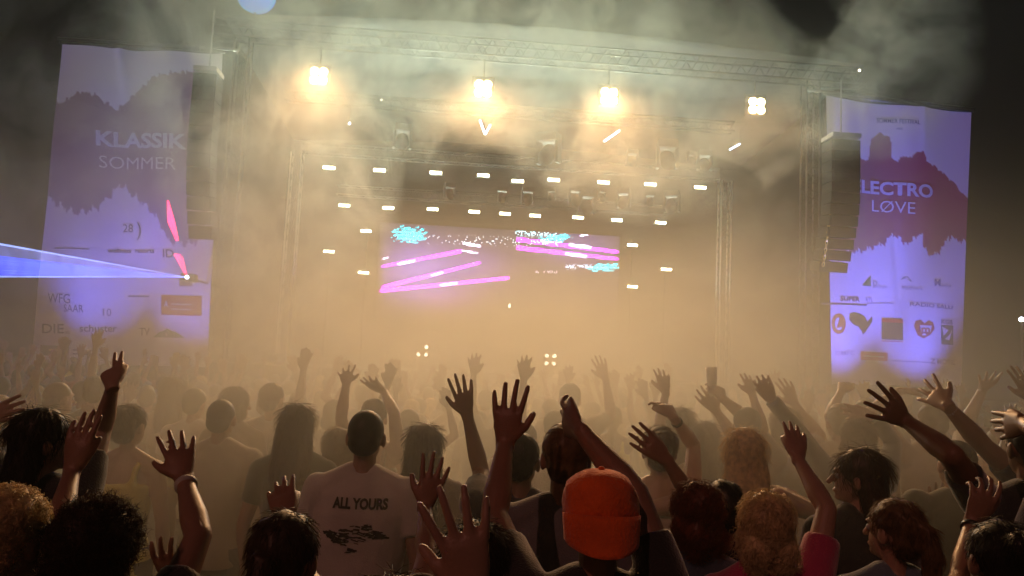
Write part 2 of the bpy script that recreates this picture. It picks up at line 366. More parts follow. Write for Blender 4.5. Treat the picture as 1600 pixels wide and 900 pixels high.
# ------------------------------------------------------------------ cold tubes
for ps, lab in (([(750, 188), (758, 210), (766, 195)], 'cold white tube lights forming a small V under the second floodlight'),
                ([(944, 221), (968, 204)], 'slanting bluish tube light under the third floodlight'),
                ([(1140, 234), (1156, 225)], 'short slanting white tube light left below the rightmost floodlight')):
    w_ = [S(*(lambda q: (q[0], 3.2, q[1]))(SP(a, b, 3.2))) for a, b in ps]
    root = empty('tube_light', w_[0], lab, 'tube light')
    for a, b in zip(w_[:-1], w_[1:]): MB().tube([a, b], .024, 8).build('tube', M_TUBE, root, smooth=True)
    top = max(w_, key=lambda p: p.z)
    MB().tube([top, Vector((top.x, top.y, zr0 + .35))], .008, 5).build('hanger', M_BLACK, root)
def dot(px, py, v, r, m, lab, up=None):
    c = SPw(px, py, v); root = empty('small_lamp', c, lab, 'lamp')
    MB().ball(c, r, 12, 8).build('bulb', m, root, smooth=True)
    e = S(*(lambda q: (q[0], v, up if up is not None else q[1] + .25))(SP(px, py, v)))
    MB().tube([c + SV * .02, e], .012, 6).build('stem', M_BLACK, root)
M_COLD = mat('cold_bulb', (.9, .9, .9), .3, emit=(.75, .8, 1), estr=20, sample=False)
dot(546, 193, 3.2, .035, M_COLD, 'tiny cold white lamp shining through the smoke below the leftmost floodlight', zr0 + .35)
dot(596, 156, 3.2, .02, M_DOT, 'faint tiny lamp in the smoke right of the leftmost floodlight', zr0 + .35)
dot(1343, 110, -.1, .035, M_DOT, 'tiny warm lamp at the right end of the roof truss', ztop + .1)
c = P(1596, 499, 40); root = empty('small_lamp', c, 'cold white lamp on a pole far behind the right banner', 'lamp')
MB().ball(c, .12, 12, 8).build('bulb', M_COLD, root, smooth=True); MB().tube([(c.x, c.y, 0), (c.x, c.y, c.z - .05)], .05, 8).build('pole', M_STEEL, root)
# four-cell lamps on the stage edge
for px, py, lab, miss in ((660, 548, 'small four cell warm lamp on the stage edge, left one', 1), (860, 562, 'small four cell warm lamp on the stage edge, right one', 0)):
    u, z = SP(px, py, .35); c = S(u, .35, z)
    root = empty('four_cell_lamp', c, lab, 'stage light', 'four cell lamps on the stage edge')
    MB().sbox(S(u, .43, z), .19, .06, .19).build('housing', M_BLACK, root)
    MB().sbox(S(u, .43, (1.8 + z - .19) / 2), .1, .05, max(.01, (z - .19 - 1.8) / 2)).build('foot', M_BLACK, root)
    lamp('wash_beam', 'SPOT', S(u, .30, z), WASH, (1, .56, .24), (-.02 * u, -1, .04), size=.04, angle=80)
    for i in (-1, 1):
        for j in (-1, 1):
            if miss and i == -1 and j == 1: continue
            MB().ball(S(u + i * .1, .36, z + j * .1), (.05, .03, .05), 10, 6).build('lamp_cell', M_DOT, root, smooth=True)
# warm washes along the deck edge: the orange light low in the smoke
for u in (-6.2, -2.6, .6, 3.6, 7.0):
    c = S(u, .9, 1.98); root = empty('wash_light', c, 'low orange wash light on the deck edge, %s' % {-6.2: 'outermost on the left', -2.6: 'left of the middle', .6: 'in the middle', 3.6: 'right of the middle', 7.0: 'outermost on the right'}[u], 'stage light', 'orange wash lights on the deck')
    MB().sbox(c, .16, .1, .12).build('housing', M_BLACK, root)
    lamp('wash_beam', 'SPOT', c - SV * .16, WASH, (1, .56, .24), (-.06 * u, -1, .07), size=.04, angle=80)
# ------------------------------------------------------------------ blue globe lamp over the truss
M_BLUE = mat('blue_globe', (.1, .3, .9), .3, emit=(.10, .30, 1), estr=1.6, sample=False)
M_CYAN = mat('cyan_ring', (.1, .6, .7), .3, emit=(.1, .6, .75), estr=1.0, sample=False)
c = SPw(401, -9, 0); root = empty('globe_lamp', c, 'round glowing blue globe lamp high over the roof truss', 'lamp')
MB().ball(c, .5, 32, 20).build('globe', M_BLUE, root, smooth=True)
t = MB(); t.tube([c + Vector((.5 * math.cos(a), 0, .5 * math.sin(a))) for a in np.linspace(0, 2 * math.pi, 41)], .02, 6); t.build('ring', M_CYAN, root, smooth=True)
MB().tube([c - Vector((0, 0, .48)), Vector((c.x, c.y, ztop + .1))], .03, 8).build('mast', M_ALU, root)
# ------------------------------------------------------------------ video wall: one quad per LED cluster, colours are what it shows
def paint(px, py, n, rr):
    """emission colours of the picture on the LED wall at photograph points (arrays)"""
    col = np.zeros((n, 3)) + np.array([.008, .007, .016])
    def addc(mask, c): col[:] += mask[:, None] * np.array(c)
    def seg(a, b, w0, w1, soft=1.6):
        a = np.array(a, float); b = np.array(b, float); d = b - a; L = np.hypot(*d); d /= L
        q = np.stack([px, py], 1) - a; t = q @ d; k = np.clip(t / L, 0, 1); w0, w1 = w0 * .7, w1 * .7; w_ = w0 + (w1 - w0) * k
        dist = np.abs(q @ np.array([-d[1], d[0]])); e = np.clip(np.minimum(t / 6, (L - t) / 6), 0, 1)
        return np.clip((w_ + soft - dist) / soft, 0, 1) * np.clip(e, 0, 1)
    g = lambda x, y, a, b: np.exp(-(((px - x) / a) ** 2 + ((py - y) / b) ** 2))
    addc(g(650, 425, 55, 42), (.09, .045, .26)); addc(g(740, 420, 50, 30), (.04, .015, .12)); addc(g(690, 470, 55, 25), (.06, .015, .11)); addc(g(900, 390, 60, 25), (.03, .015, .08))
    MG = (1.7, .03, 1.7); WH = (1.5, 1.2, 1.7); CY = (.0, 1.3, 1.45)
    addc(seg((594, 417), (722, 392), 1.2, 2.6), MG); addc(seg((594, 450), (752, 410), 3.0, 1.4), MG); addc(seg((590, 455), (797, 434), 2.6, 2.0), MG)
    addc(seg((806, 374), (968, 394), 3.2, 1.8), MG); addc(seg((806, 387), (968, 405), 3.0, 1.6), MG)
    for a, b, w_ in (((620, 413), (650, 407), 1.8), ((672, 431), (694, 425), 1.4), ((686, 446), (716, 442), 1.8), ((722, 380), (752, 385), 1.8), ((720, 391), (748, 396), .8),
                     ((888, 382), (925, 387), 2.4), ((882, 396), (918, 401), 2.4), ((905, 369), (928, 364), 1), ((596, 405), (608, 402), 1)):
        addc(seg(a, b, w_, w_, 1.0), WH)
    sp = rr.random(n); st = (np.sin(px * 1.9 + py * .7) > -.3) * 1.0
    def cy(x, y, a, b, tilt=0):
        e = ((px - x) / a) ** 2 + ((py - y - tilt * (px - x)) / b) ** 2 + .5 * np.sin(px * .35 + py * .2) * np.sin(py * .6 + px * .11); addc(np.clip((1.05 - e) * 2.2, 0, 1) * (.15 + .85 * (np.sin((py - tilt * (px - x)) * 1.25 + .6 * np.sin(px * .2)) > -.2)) * (.3 + .7 * (sp > .35)), CY)
    cy(639, 367, 27, 13, .04); cy(867, 373, 24, 7, -.08); cy(945, 418, 28, 6, -.04)
    band = np.clip(1 - np.abs(py - (377 + (px - 780) * .03)) / 9, 0, 1) * (np.abs(px - 770) < 110); addc((sp > .90) * band, (.5, .6, .7))
    b2 = np.clip(1 - np.abs(py - 364) / 7, 0, 1) * (np.abs(px - 838) < 32); addc((sp > .55) * b2, (.35, .6, .65))
    b3 = np.clip(1 - np.abs(py - 417) / 5, 0, 1) * (np.abs(px - 905) < 22); addc((sp > .5) * b3, (.5, .6, .8))
    b4 = np.clip(1 - np.abs(py - 425) / 3.0, 0, 1) * (np.abs(px - 853) < 18); addc((sp > .5) * b4, (.35, .3, .35))
    edge = np.clip((px - 588) / 14, 0, 1) * np.clip((974 - px) / 14, .35, 1) * np.clip((508 - py) / 45, 0, 1)
    return col * edge[:, None]
V_SCR = 6.6
uA, zA = SP(594, 352, V_SCR); uB, zB = SP(969, 360, V_SCR); zT = (zA + SP(969, 367, V_SCR)[1]) / 2 + .02; zBt = SP(594, 505, V_SCR)[1]
NX, NY = 208, 86
us = np.linspace(uA, uB, NX + 1); zs = np.linspace(zT, zBt, NY + 1)
scr = empty('video_wall', S((uA + uB) / 2, V_SCR, zBt), 'large video wall at the back of the stage showing magenta streaks and cyan dots', 'video wall')
vv = []; cols = []; ff = []; gap = .10
du = us[1] - us[0]; dz = zs[0] - zs[1]; RCt = np.array(RC.transposed())
cu, cz = np.meshgrid((us[:-1] + us[1:]) / 2, (zs[:-1] + zs[1:]) / 2)
cw = np.array(SO)[None] + cu.reshape(-1, 1) * np.array(SU) + V_SCR * np.array(SV) + cz.reshape(-1, 1) * np.array([0, 0, 1.])
cc = (cw - np.array(CAM)) @ RCt.T; qx = 800 + FPX * cc[:, 0] / -cc[:, 2]; qy = 450 - FPX * cc[:, 1] / -cc[:, 2]
pc = paint(qx, qy, len(qx), np.random.default_rng(3))
h = np.array(SU) * du * (.5 - gap / 2); k = np.array([0, 0, 1.]) * dz * (.5 - gap / 2)
V4 = np.stack([cw - h - k, cw + h - k, cw + h + k, cw - h + k], 1).reshape(-1, 3)
me = bpy.data.meshes.new('picture'); me.from_pydata((V4 - np.array(scr.location)).tolist(), [], [(4 * i, 4 * i + 1, 4 * i + 2, 4 * i + 3) for i in range(len(cw))])
at = me.color_attributes.new('show', 'FLOAT_COLOR', 'POINT'); a4 = np.ones((len(V4), 4), np.float32); a4[:, :3] = np.repeat(pc, 4, 0); at.data.foreach_set('color', a4.ravel())
ms = bpy.data.materials.new('led_picture'); ms.use_nodes = True; n = ms.node_tree; b = n.nodes['Principled BSDF']; b.inputs['Base Color'].default_value = (.02, .02, .02, 1)
a = n.nodes.new('ShaderNodeAttribute'); a.attribute_name = 'show'; n.links.new(a.outputs['Color'], b.inputs['Emission Color']); b.inputs['Emission Strength'].default_value = SCREEN
ms.cycles.emission_sampling = 'FRONT'
me.materials.append(ms); o = link(bpy.data.objects.new('picture', me)); o.parent = scr; tag(o, kind='stuff')
wc = (uA + uB) / 2; wh = (uB - uA) / 2
for i in range(8):
    for j in range(4):
        MB().sbox(S(uA + (i + .5) * wh / 4, V_SCR + .06, zBt + (j + .5) * (zT - zBt) / 4), wh / 8 - .004, .05, (zT - zBt) / 8 - .004).build('panel', M_BLACK, scr)
fm = MB()
for z_ in (zBt - .05, zT + .05): fm.sbox(S(wc, V_SCR + .06, z_), wh + .1, .07, .045)
for u_ in (uA - .05, uB + .05): fm.sbox(S(u_, V_SCR + .06, (zT + zBt) / 2), .045, .07, (zT - zBt) / 2)
for u_ in (uA + .4, uB - .4): fm.sbox(S(u_, V_SCR + .2, (1.8 + zBt) / 2), .06, .06, (zBt - 1.8) / 2)
fm.build('frame', M_BLACK, scr)

# ------------------------------------------------------------------ desk of the performer
root = empty('dj_desk', S(.0, 4.6, 1.8), 'low black performer desk in front of the video wall, deep in smoke', 'desk')
MB().sbox(S(0, 4.6, 2.7), 1.5, .4, .04).build('desk_top', M_BLACK, root)
MB().sbox(S(0, 4.25, 2.23), 1.48, .03, .42).build('front_panel', M_BLACK, root)
for i in (-1, 1): MB().sbox(S(i * 1.35, 4.7, 2.23), .05, .25, .42).build('leg', M_BLACK, root)
uu, zz = SP(796, 478, 4.3); c = S(uu, 4.3, zz)
root = empty('small_lamp', c, 'tiny warm lamp glinting on the performer desk', 'lamp')
MB().ball(c, (.03, .03, .07), 10, 6).build('bulb', M_DOT, root, smooth=True); MB().tube([c, S(uu, 4.4, 2.745)], .01, 6).build('stem', M_BLACK, root)

# ------------------------------------------------------------------ banners
def interp(x, pts): a = np.array(pts, float); return np.interp(x, a[:, 0], a[:, 1])
def jag(x, s, seed): 
    r = np.random.default_rng(seed); f = 0
    for k in range(5): f = f + r.uniform(.4, 1) * np.abs(((x * (.06 + .05 * k) + r.random()) % 1) * 2 - 1) * s / (1 + .5 * k)
    return f
M_CLOTH = bpy.data.materials.new('banner_cloth'); M_CLOTH.use_nodes = True; n = M_CLOTH.node_tree; n.nodes.clear(); L = n.links.new
o_ = n.nodes.new('ShaderNodeOutputMaterial'); mx = n.nodes.new('ShaderNodeMixShader'); mx.inputs[0].default_value = .10
df = n.nodes.new('ShaderNodeBsdfDiffuse'); tl = n.nodes.new('ShaderNodeBsdfTranslucent'); aa = n.nodes.new('ShaderNodeAttribute'); aa.attribute_name = 'print'
L(aa.outputs['Color'], df.inputs[0]); L(aa.outputs['Color'], tl.inputs[0]); L(df.outputs[0], mx.inputs[1]); L(tl.outputs[0], mx.inputs[2]); L(mx.outputs[0], o_.inputs[0])
inks = {}
def ink(c):
    if c not in inks: inks[c] = mat('printing_ink', c, .7)
    return inks[c]
class Banner:
    def __init__(s, name, label, corners, v, fold, color):
        s.v = v; s.fold = fold; s.c = corners
        (tl, tr, br, bl) = [np.array(c, float) for c in corners]
        s.root = empty(name, s.B(*((bl + br) / 2)), label, 'banner')
        nx, ny = int(abs(tr[0] - tl[0]) / 2), int(abs(bl[1] - tl[1]) / 2)
        S_, T_ = np.meshgrid(np.linspace(0, 1, nx + 1), np.linspace(0, 1, ny + 1)); S_ = S_.ravel()[:, None]; T_ = T_.ravel()[:, None]
        q = (tl * (1 - S_) + tr * S_) * (1 - T_) + (bl * (1 - S_) + br * S_) * T_
        q[:, 1] += 4 * np.sin(S_[:, 0] * 9.4) * 0 + 3.0 * np.sin(S_[:, 0] * math.pi) * (1 - 2 * T_[:, 0]) * .6
        pts = s.Bn(q); W = nx + 1
        me = bpy.data.meshes.new('cloth'); me.from_pydata((pts - np.array(s.root.location)).tolist(), [], [(j * W + i, (j + 1) * W + i, (j + 1) * W + i + 1, j * W + i + 1) for j in range(ny) for i in range(nx)])
        a = me.color_attributes.new('print', 'FLOAT_COLOR', 'POINT'); col = np.ones((len(q), 4), np.float32); col[:, :3] = color(q[:, 0], q[:, 1], S_[:, 0], T_[:, 0]); a.data.foreach_set('color', col.ravel())
        me.materials.append(M_CLOTH); me.shade_smooth(); o = link(bpy.data.objects.new('cloth', me)); o.parent = s.root
        t0, t1 = s.B(*tl), s.B(*tr); MB().tube([t0 + Vector((0, 0, .03)) - SU * .06, t1 + Vector((0, 0, .03)) + SU * .06], .03, 8).build('top_pole', M_ALU, s.root, smooth=True)
    def Bn(s, q, off=0.):
        q = np.asarray(q, float); d = np.stack([(q[:, 0] - 800) / FPX, -(q[:, 1] - 450) / FPX, -np.ones(len(q))], 1) @ np.array(RC).T
        nrm = np.array(SV); t = (np.array(SO + SV * s.v - CAM) @ nrm) / (d @ nrm)
        return np.array(CAM) + d * t[:, None] - nrm * (s.fold(q[:, 0], q[:, 1]) + off)[:, None]
    def B(s, x, y, off=0.): return Vector(s.Bn(np.array([[x, y]]), off)[0])
    def mark(s, polys, col, name='printed_mark', off=.006):     # flat print: polygons in banner coordinates
        v, f, k = [], [], 0
        for p in polys:
            v += list(p); f.append(tuple(range(k, k + len(p)))); k += len(p)
        pts = s.Bn(np.array(v), off) - np.array(s.root.location)
        me = bpy.data.meshes.new(name); me.from_pydata(pts.tolist(), [], f); me.materials.append(ink(col)); o = link(bpy.data.objects.new(name, me)); o.parent = s.root
    def rect(s, x0, y0, x1, y1, col, slope=.03, off=.006, name='printed_mark'):
        n_ = max(2, int((x1 - x0) / 3)); v = []; f = []
        for i in range(n_ + 1):
            x = x0 + (x1 - x0) * i / n_; v += [(x, y0 + slope * (x - x0)), (x, y1 + slope * (x - x0))]
        f = [(2 * i, 2 * i + 1, 2 * i + 3, 2 * i + 2) for i in range(n_)]
        pts = s.Bn(np.array(v), off) - np.array(s.root.location); me = bpy.data.meshes.new(name); me.from_pydata(pts.tolist(), [], f); me.materials.append(ink(col)); o = link(bpy.data.objects.new(name, me)); o.parent = s.root
    def text(s, txt, x, y, h, col, bold=0., slope=.05, width=None, name='lettering', off=.012):
        cu_ = bpy.data.curves.new('lettering', 'FONT'); cu_.body = txt; cu_.size = 1; cu_.offset = bold; cu_.resolution_u = 3
        ob = link(bpy.data.objects.new('tmp', cu_)); dg_ = bpy.context.evaluated_depsgraph_get(); me = bpy.data.meshes.new_from_object(ob.evaluated_get(dg_)); bpy.data.objects.remove(ob)
        v = np.array([q.co[:2] for q in me.vertices]); k = h / .72; sx = k if width is None else width / (v[:, 0].max() - v[:, 0].min())
        q = np.stack([x + (v[:, 0] - v[:, 0].min()) * sx, y - v[:, 1] * k + slope * (v[:, 0] * sx)], 1)
        pts = s.Bn(q, off) - np.array(s.root.location); me.vertices.foreach_set('co', pts.ravel()); me.update(); me.name = name; me.materials.clear(); me.materials.append(ink(col)); o = link(bpy.data.objects.new(name, me)); o.parent = s.root
WHT = np.array([.80, .79, .80])
def colL(x, y, s, t):
    top = interp(x, [(60, 150), (95, 162), (125, 145), (150, 150), (180, 172), (205, 150), (240, 120), (300, 112), (350, 118)]); bot = interp(x, [(60, 296), (80, 310), (120, 330), (150, 322), (170, 300), (185, 282), (205, 300), (232, 320), (252, 345), (262, 372), (290, 378), (310, 372), (322, 330), (340, 320)])
    m = (y > top + jag(x, 7, 2) - 8) & (y < bot + jag(x, 12, 5) - 8); c = np.tile(WHT, (len(x), 1))
    mar = np.array([.34, .20, .25]) + .12 * np.clip((y - 200) / 120, 0, 1)[:, None] * np.array([.2, .6, .8]); c[m] = mar[m]; return c  # maroon splash lightened, the veil of haze put into its colour
def colR(x, y, s, t):
    top = interp(x, [(1290, 235), (1310, 218), (1330, 216), (1345, 245), (1360, 250), (1364, 214), (1378, 206), (1392, 215), (1394, 248), (1402, 252), (1408, 246), (1424, 246), (1430, 238), (1440, 238), (1445, 252), (1470, 268), (1492, 285), (1503, 300), (1520, 318)])
    bot = interp(x, [(1290, 395), (1350, 388), (1385, 376), (1396, 362), (1404, 365), (1410, 378), (1425, 372), (1438, 358), (1436, 380), (1450, 396), (1462, 394), (1474, 380), (1482, 366), (1505, 374), (1520, 374)])
    m = (y > top + jag(x, 4, 1) - 4) & (y < bot + jag(x, 10, 8) - 6); c = np.tile(WHT, (len(x), 1)); mar = np.array([.42, .08, .14]) + np.clip((1440 - x) / 90, 0, 1)[:, None] * np.array([-.06, .08, .04]); c[m] = mar[m]; return c
foldL = lambda x, y: .055 * np.sin(x * .052 + y * .004) + .05 * np.sin(x * .017 + 1 + y * .002) + .10 * np.exp(-((x - 186 - (y - 70) * .10) / 8) ** 2) * np.clip((165 - y) / 90, 0, 1) + .02 * np.sin(y * .03 + x * .02)
foldR = lambda x, y: .06 * np.sin(x * .05 - y * .003) + .04 * np.sin(x * .021 + 2) + .05 * np.exp(-((x - 1440 + (y - 175) * .0) / 7) ** 2) * np.clip((260 - y) / 90, 0, 1) - .06 * np.exp(-((x - 1400 - (y - 360) * .07) / 7) ** 2) * np.clip((y - 330) / 60, 0, 1) * np.clip((560 - y) / 60, 0, 1)
BL = Banner('hanging_banner', 'tall left white banner reading KLASSIK SOMMER with sponsor marks, lit violet', [(96, 68), (348, 84), (325, 574), (46, 571)], -1.2, foldL, colL)
BR = Banner('hanging_banner', 'tall right white banner reading ELECTRO LØVE over a dark red splash', [(1290, 150), (1517, 176), (1503, 609), (1300, 600)], -1.2, foldR, colR)
T1 = (.72, .72, .72); DK = (.10, .10, .14); GRN = (.05, .22, .06); RED = (.55, .05, .04)
BL.text('KLASSIK', 150, 226, 23, T1, .035, .045, 142); BL.text('SOMMER', 154, 261, 20, (.75, .72, .72), -.004, .04, 122)
BL.text('28', 190, 362, 13, DK, 0, .03); BL.text(')', 213, 368, 22, DK, 0, .0); BL.text('wellness  resorts', 166, 394, 7, (.08, .08, .1), .02, .02, 76); BL.text('ID', 255, 402, 13, DK, .01, .03)
BL.rect(85, 387, 140, 388.5, DK); BL.text('WFG', 74, 472, 15, DK, .0, .06, 36); BL.text('SAAR', 100, 487, 12, DK, .0, .03, 30); BL.text('10', 158, 493, 12, DK, 0, .02)
BL.rect(198, 461, 234, 463.5, DK); BL.text('DIE', 64, 520, 15, (.05, .05, .08), .01, .02, 36); BL.text('au', 102, 521, 6, DK); BL.text('schuster', 124, 518, 11, (.05, .05, .08), .015, .0, 56); BL.text('TV', 219, 524, 12, DK, .02, 0, 17)
BL.rect(253, 461, 316, 492, RED, .03); BL.text('A', 257, 480, 10, T1, .01, 0, 7, off=.016); BL.rect(268, 474, 300, 476, (.7, .45, .4), .03, .016); BL.rect(268, 482, 300, 484, (.7, .45, .4), .03, .016)
BL.mark([[(241, 527), (250, 519), (257, 517), (262, 513), (268, 517), (277, 520), (288, 528)]], GRN, 'mountain_logo'); BL.text('z', 259, 525, 6, (.7, .75, .6), .01, off=.016)
BL.rect(61, 539, 108, 555, (.16, .15, .03), .03); BL.rect(76, 545, 108, 548, (.75, .66, .05), .03, .016); BL.rect(114, 546, 146, 547.5, DK); BL.rect(114, 552, 140, 553.5, DK)
BL.rect(280, 435, 300, 447, (.2, .1, .1), 0)
BR.text('ELECTRO', 1334, 298, 20, T1, .032, .10, 121); BR.rect(1401.8, 288, 1408.2, 304.6, T1, .0, off=.016, name='lettering'); BR.text('LØVE', 1365, 329, 19, (.8, .78, .78), -.002, .10, 62)
BR.text('SOMMER FESTIVAL', 1372, 190, 7, (.12, .12, .2), .01, .10, 62); BR.text('mit', 1400, 203, 5, (.2, .2, .3), 0, .1)
BR.mark([[(1348, 446), (1363, 430), (1363, 447)]], GRN, 'triangle_logo'); BR.text('p', 1366, 446, 12, (.4, .42, .4), .01); BR.text('Energie', 1368, 449, 5, (.3, .3, .4), 0, .05)
BR.mark([[(1408, 437), (1412, 432), (1417, 432), (1423, 440), (1420, 440), (1415, 435)]], (.25, .3, .3), 'arc_logo'); BR.text('Stadtwerk', 1410, 452, 6, (.25, .25, .4), 0, .08, 28)
BR.text('M', 1457, 447, 11, (.15, .15, .35), .02); BR.text('edia', 1468, 448, 5, (.3, .3, .45), 0, .05, 18)
BR.text('SUPER', 1312, 470, 7, (.05, .05, .09), .03, .03, 32); BR.text('RTL', 1354, 471, 7, (.2, .2, .35), .02, .0, 12); BR.rect(1284, 473, 1356, 475.5, (.04, .05, .06), .03); BR.rect(1356, 473, 1398, 474, (.2, .2, .3), .0)
BR.text('RADIO SALU', 1420, 478, 6, (.2, .2, .35), .02, .08, 68)
ell = lambda cx, cy, a, b, n_=20: [(cx + a * math.cos(2 * math.pi * i / n_), cy + b * math.sin(2 * math.pi * i / n_)) for i in range(n_)]
BR.mark([ell(1310, 506, 11, 16)], (.60, .22, .04), 'round_logo'); BR.mark([ell(1310, 506, 6, 10)], (.75, .74, .78), 'round_logo', .012); BR.mark([[(1312, 492), (1318, 510), (1306, 513)]], (.60, .25, .05), 'round_logo', .018)
BR.mark([[(1327, 490), (1334, 488), (1344, 490), (1352, 494), (1357, 503), (1362, 497), (1365, 494), (1365, 503), (1358, 512), (1354, 518), (1349, 523), (1347, 517), (1341, 510), (1334, 508), (1326, 500)]], (.06, .09, .03), 'region_logo')
BR.rect(1380, 497, 1412, 530, (.12, .14, .06), .05); BR.rect(1380, 497, 1412, 503, (.6, .08, .05), .05, .012); BR.rect(1380, 532, 1412, 533, (.5, .08, .08), .05)
hb = [(1426, 510), (1428, 502), (1435, 500), (1441, 506), (1447, 501), (1454, 504), (1457, 514), (1450, 523), (1440, 529), (1431, 524)]
BR.mark([hb], (.45, .10, .07), 'heart_logo'); BR.mark([[(1434, 508), (1452, 509), (1450, 519), (1436, 519)]], (.7, .68, .72), 'heart_logo', .012); BR.text('m', 1436, 518, 8, (.45, .1, .07), .03, .05, 13, off=.018)
BR.rect(1468, 508, 1489, 538, (.10, .16, .12), .05); BR.mark([[(1469, 510), (1481, 516), (1472, 525)]], (.75, .75, .78), 'square_logo', .012); BR.mark([[(1487, 515), (1482, 532), (1474, 530), (1483, 522)]], (.75, .75, .78), 'square_logo', .012); BR.text('KGS', 1468, 506, 7, (.2, .22, .25), .02, .05, 20)
BR.text('DMFC', 1305, 555, 7, (.25, .25, .4), .01, 0, 30); BR.rect(1345, 549, 1389, 562, (.60, .12, .08), .05); BR.rect(1350, 555, 1384, 557, (.7, .5, .4), .05, .012); BR.rect(1395, 563, 1450, 564.2, (.25, .25, .35), .05); BR.text('Z MOBIL', 1450, 568, 8, (.25, .2, .3), .02, .05, 42); BR.rect(1348, 594, 1362, 595.5, (.3, .3, .45))
# violet uplights under the banners
for bn, xs_, side_ in ((BL, (118, 272), 'left'), (BR, (1335, 1455), 'right')):
    for i, x in enumerate(xs_):
        u, z = SP(x, 600, -2.1); c = S(u, -2.8, .35)
        root = empty('uplight', c, 'violet uplight on the ground under the %s part of the %s banner' % (('left', 'right')[i], side_), 'stage light', 'violet uplights under the banners')
        MB().box(c, .2, .12, .12).build('housing', M_BLACK, root)
        lamp('violet_beam', 'SPOT', c + Vector((0, 0, .2)), VIOLET * (.42 if side_ == 'left' else 1.0 if i == 0 else .6), (.13, .14, 1), (SV * .30 + Vector((0, 0, 1))), size=.1, angle=58)

# ------------------------------------------------------------------ line arrays
def line_array(px, py0, py1, v, label, n_=12, yaw=0., wid=.42):
    u0, z0 = SP(px, py0, v); u1, z1 = SP(px, py1, v); c = S(u0, v, z0); h = (z0 - z1) / n_
    root = empty('line_array', c, label, 'loudspeakers')
    MB().sbox(S(u0, v, z0 + .1), wid, .3, .05).build('bumper_frame', M_STEEL, root)
    z = z0; vv_ = v; me = None
    for i in range(n_):
        tlt = .01 + .03 * max(0, i - 4); cz_ = z - h / 2; dv = .0 + .012 * max(0, i - 4) ** 2
        az = Vector((0, 0, 1)) * math.cos(tlt) + SV * -math.sin(tlt); ay = SV * math.cos(tlt) + Vector((0, 0, 1)) * math.sin(tlt)
        m_ = MB(); m_.frame(S(u0, v + dv, cz_), SU, ay, az, wid, .25, h / 2 - .008); m_.frame(Vector(S(u0, v + dv, cz_)) - ay * .255, SU, ay, az, wid - .04, .012, h / 2 - .035)
        m_.build('speaker_cabinet', M_DARK, root); z -= h
    MB().tube([S(u0, v, z0 + .15), S(u0, v, z0 + 1.6)], .02, 6).build('chain_hoist', M_STEEL, root)
line_array(1314, 222, 420, -2.2, 'hanging stack of black loudspeakers in front of the left edge of the right banner', wid=.36)
line_array(326, 120, 368, -2.2, 'hanging stack of black loudspeakers veiled by smoke in front of the left banner', 12, wid=.26)
# chain beside the right array
cw_ = [SPw(1300, 262, -2.2), SPw(1299, 300, -2.2), SPw(1297, 330, -2.2), SPw(1293, 370, -2.2), SPw(1286, 415, -2.2)]
ch = MB(); tot_ = 0
for a, b in zip(cw_[:-1], cw_[1:]):
    k = int((b - a).length / .085)
    for i in range(k):
        p0 = a.lerp(b, i / k); p1 = a.lerp(b, (i + 1.3) / k); off = SU * .03 if i % 2 else SV * .03
        ch.tube([p0, p0 + off + (p1 - p0) * .25, p0 + off + (p1 - p0) * .75, p1, p1 - (p1 - p0) * .25 - off, p0 + (p1 - p0) * .25 - off, p0], .011, 5)
tag(ch.build('hoist_chain', M_CHAIN, None, cw_[0]), 'yellow lit hoist chain hanging beside the right loudspeaker stack', 'chain')
# cross bars of the outer frames that carry the banners
for side_, (x0, y0, x1, y1), lab in (('l', (90, 66, 372, 84), 'thin aluminium beam from the left tower over the left banner'), ('r', (1262, 146, 1522, 176), 'thin aluminium beam from the right tower over the right banner')):
    a_, b_ = SPw(x0, y0, -1.0), SPw(x1, y1, -1.0)
    o = MB().tube([a_ + Vector((0, 0, .1)), b_ + Vector((0, 0, .1))], .04, 8).build('banner_beam', M_ALU, None, a_, smooth=True); tag(o, lab, 'beam')

# ------------------------------------------------------------------ laser
def glow_mat(name, col, s, noise_amt, sc_=1.2):
    m = bpy.data.materials.new(name); m.use_nodes = True; n = m.node_tree; n.nodes.clear(); L = n.links.new
    o = n.nodes.new('ShaderNodeOutputMaterial'); ad = n.nodes.new('ShaderNodeAddShader'); tr = n.nodes.new('ShaderNodeBsdfTransparent'); em = n.nodes.new('ShaderNodeEmission')
    em.inputs[0].default_value = (*col, 1); L(tr.outputs[0], ad.inputs[0]); L(em.outputs[0], ad.inputs[1]); L(ad.outputs[0], o.inputs[0]); em.inputs[1].default_value = s
    if noise_amt:
        g = n.nodes.new('ShaderNodeTexCoord'); t = n.nodes.new('ShaderNodeTexNoise'); t.inputs['Scale'].default_value = sc_; t.inputs['Detail'].default_value = 3
        r = n.nodes.new('ShaderNodeMapRange'); r.inputs[1].default_value = .35; r.inputs[2].default_value = .62; r.inputs[3].default_value = s * (1 - noise_amt); r.inputs[4].default_value = s
        L(g.outputs['Object'], t.inputs[0]); L(t.outputs[0], r.inputs[0]); L(r.outputs[0], em.inputs[1])
    m.cycles.emission_sampling = 'NONE'; return m
M_LB = glow_mat('blue_laser_light', (.05, .09, 1), LASER * .42, .7, .9); M_LE = glow_mat('pale_laser_edge', (.30, .42, 1), LASER * .45, .5, .9); M_LR = glow_mat('red_laser_light', (1, .03, .12), LASER * 1.3, .3, 1.5)
LO = SPw(292, 433, -2.6)
root = empty('laser_projector', LO, 'small laser projector in front of the left banner, its lens a bright point', 'laser')
MB().sbox(LO + SV * .16, .14, .14, .08).build('housing', M_BLACK, root); MB().ball(LO, .045, 10, 6).build('lens', M_COLD, root, smooth=True)
MB().tube([LO + SV * .20, S(ucl, -.2, LO.z)], .022, 8).build('arm', M_BLACK, root)
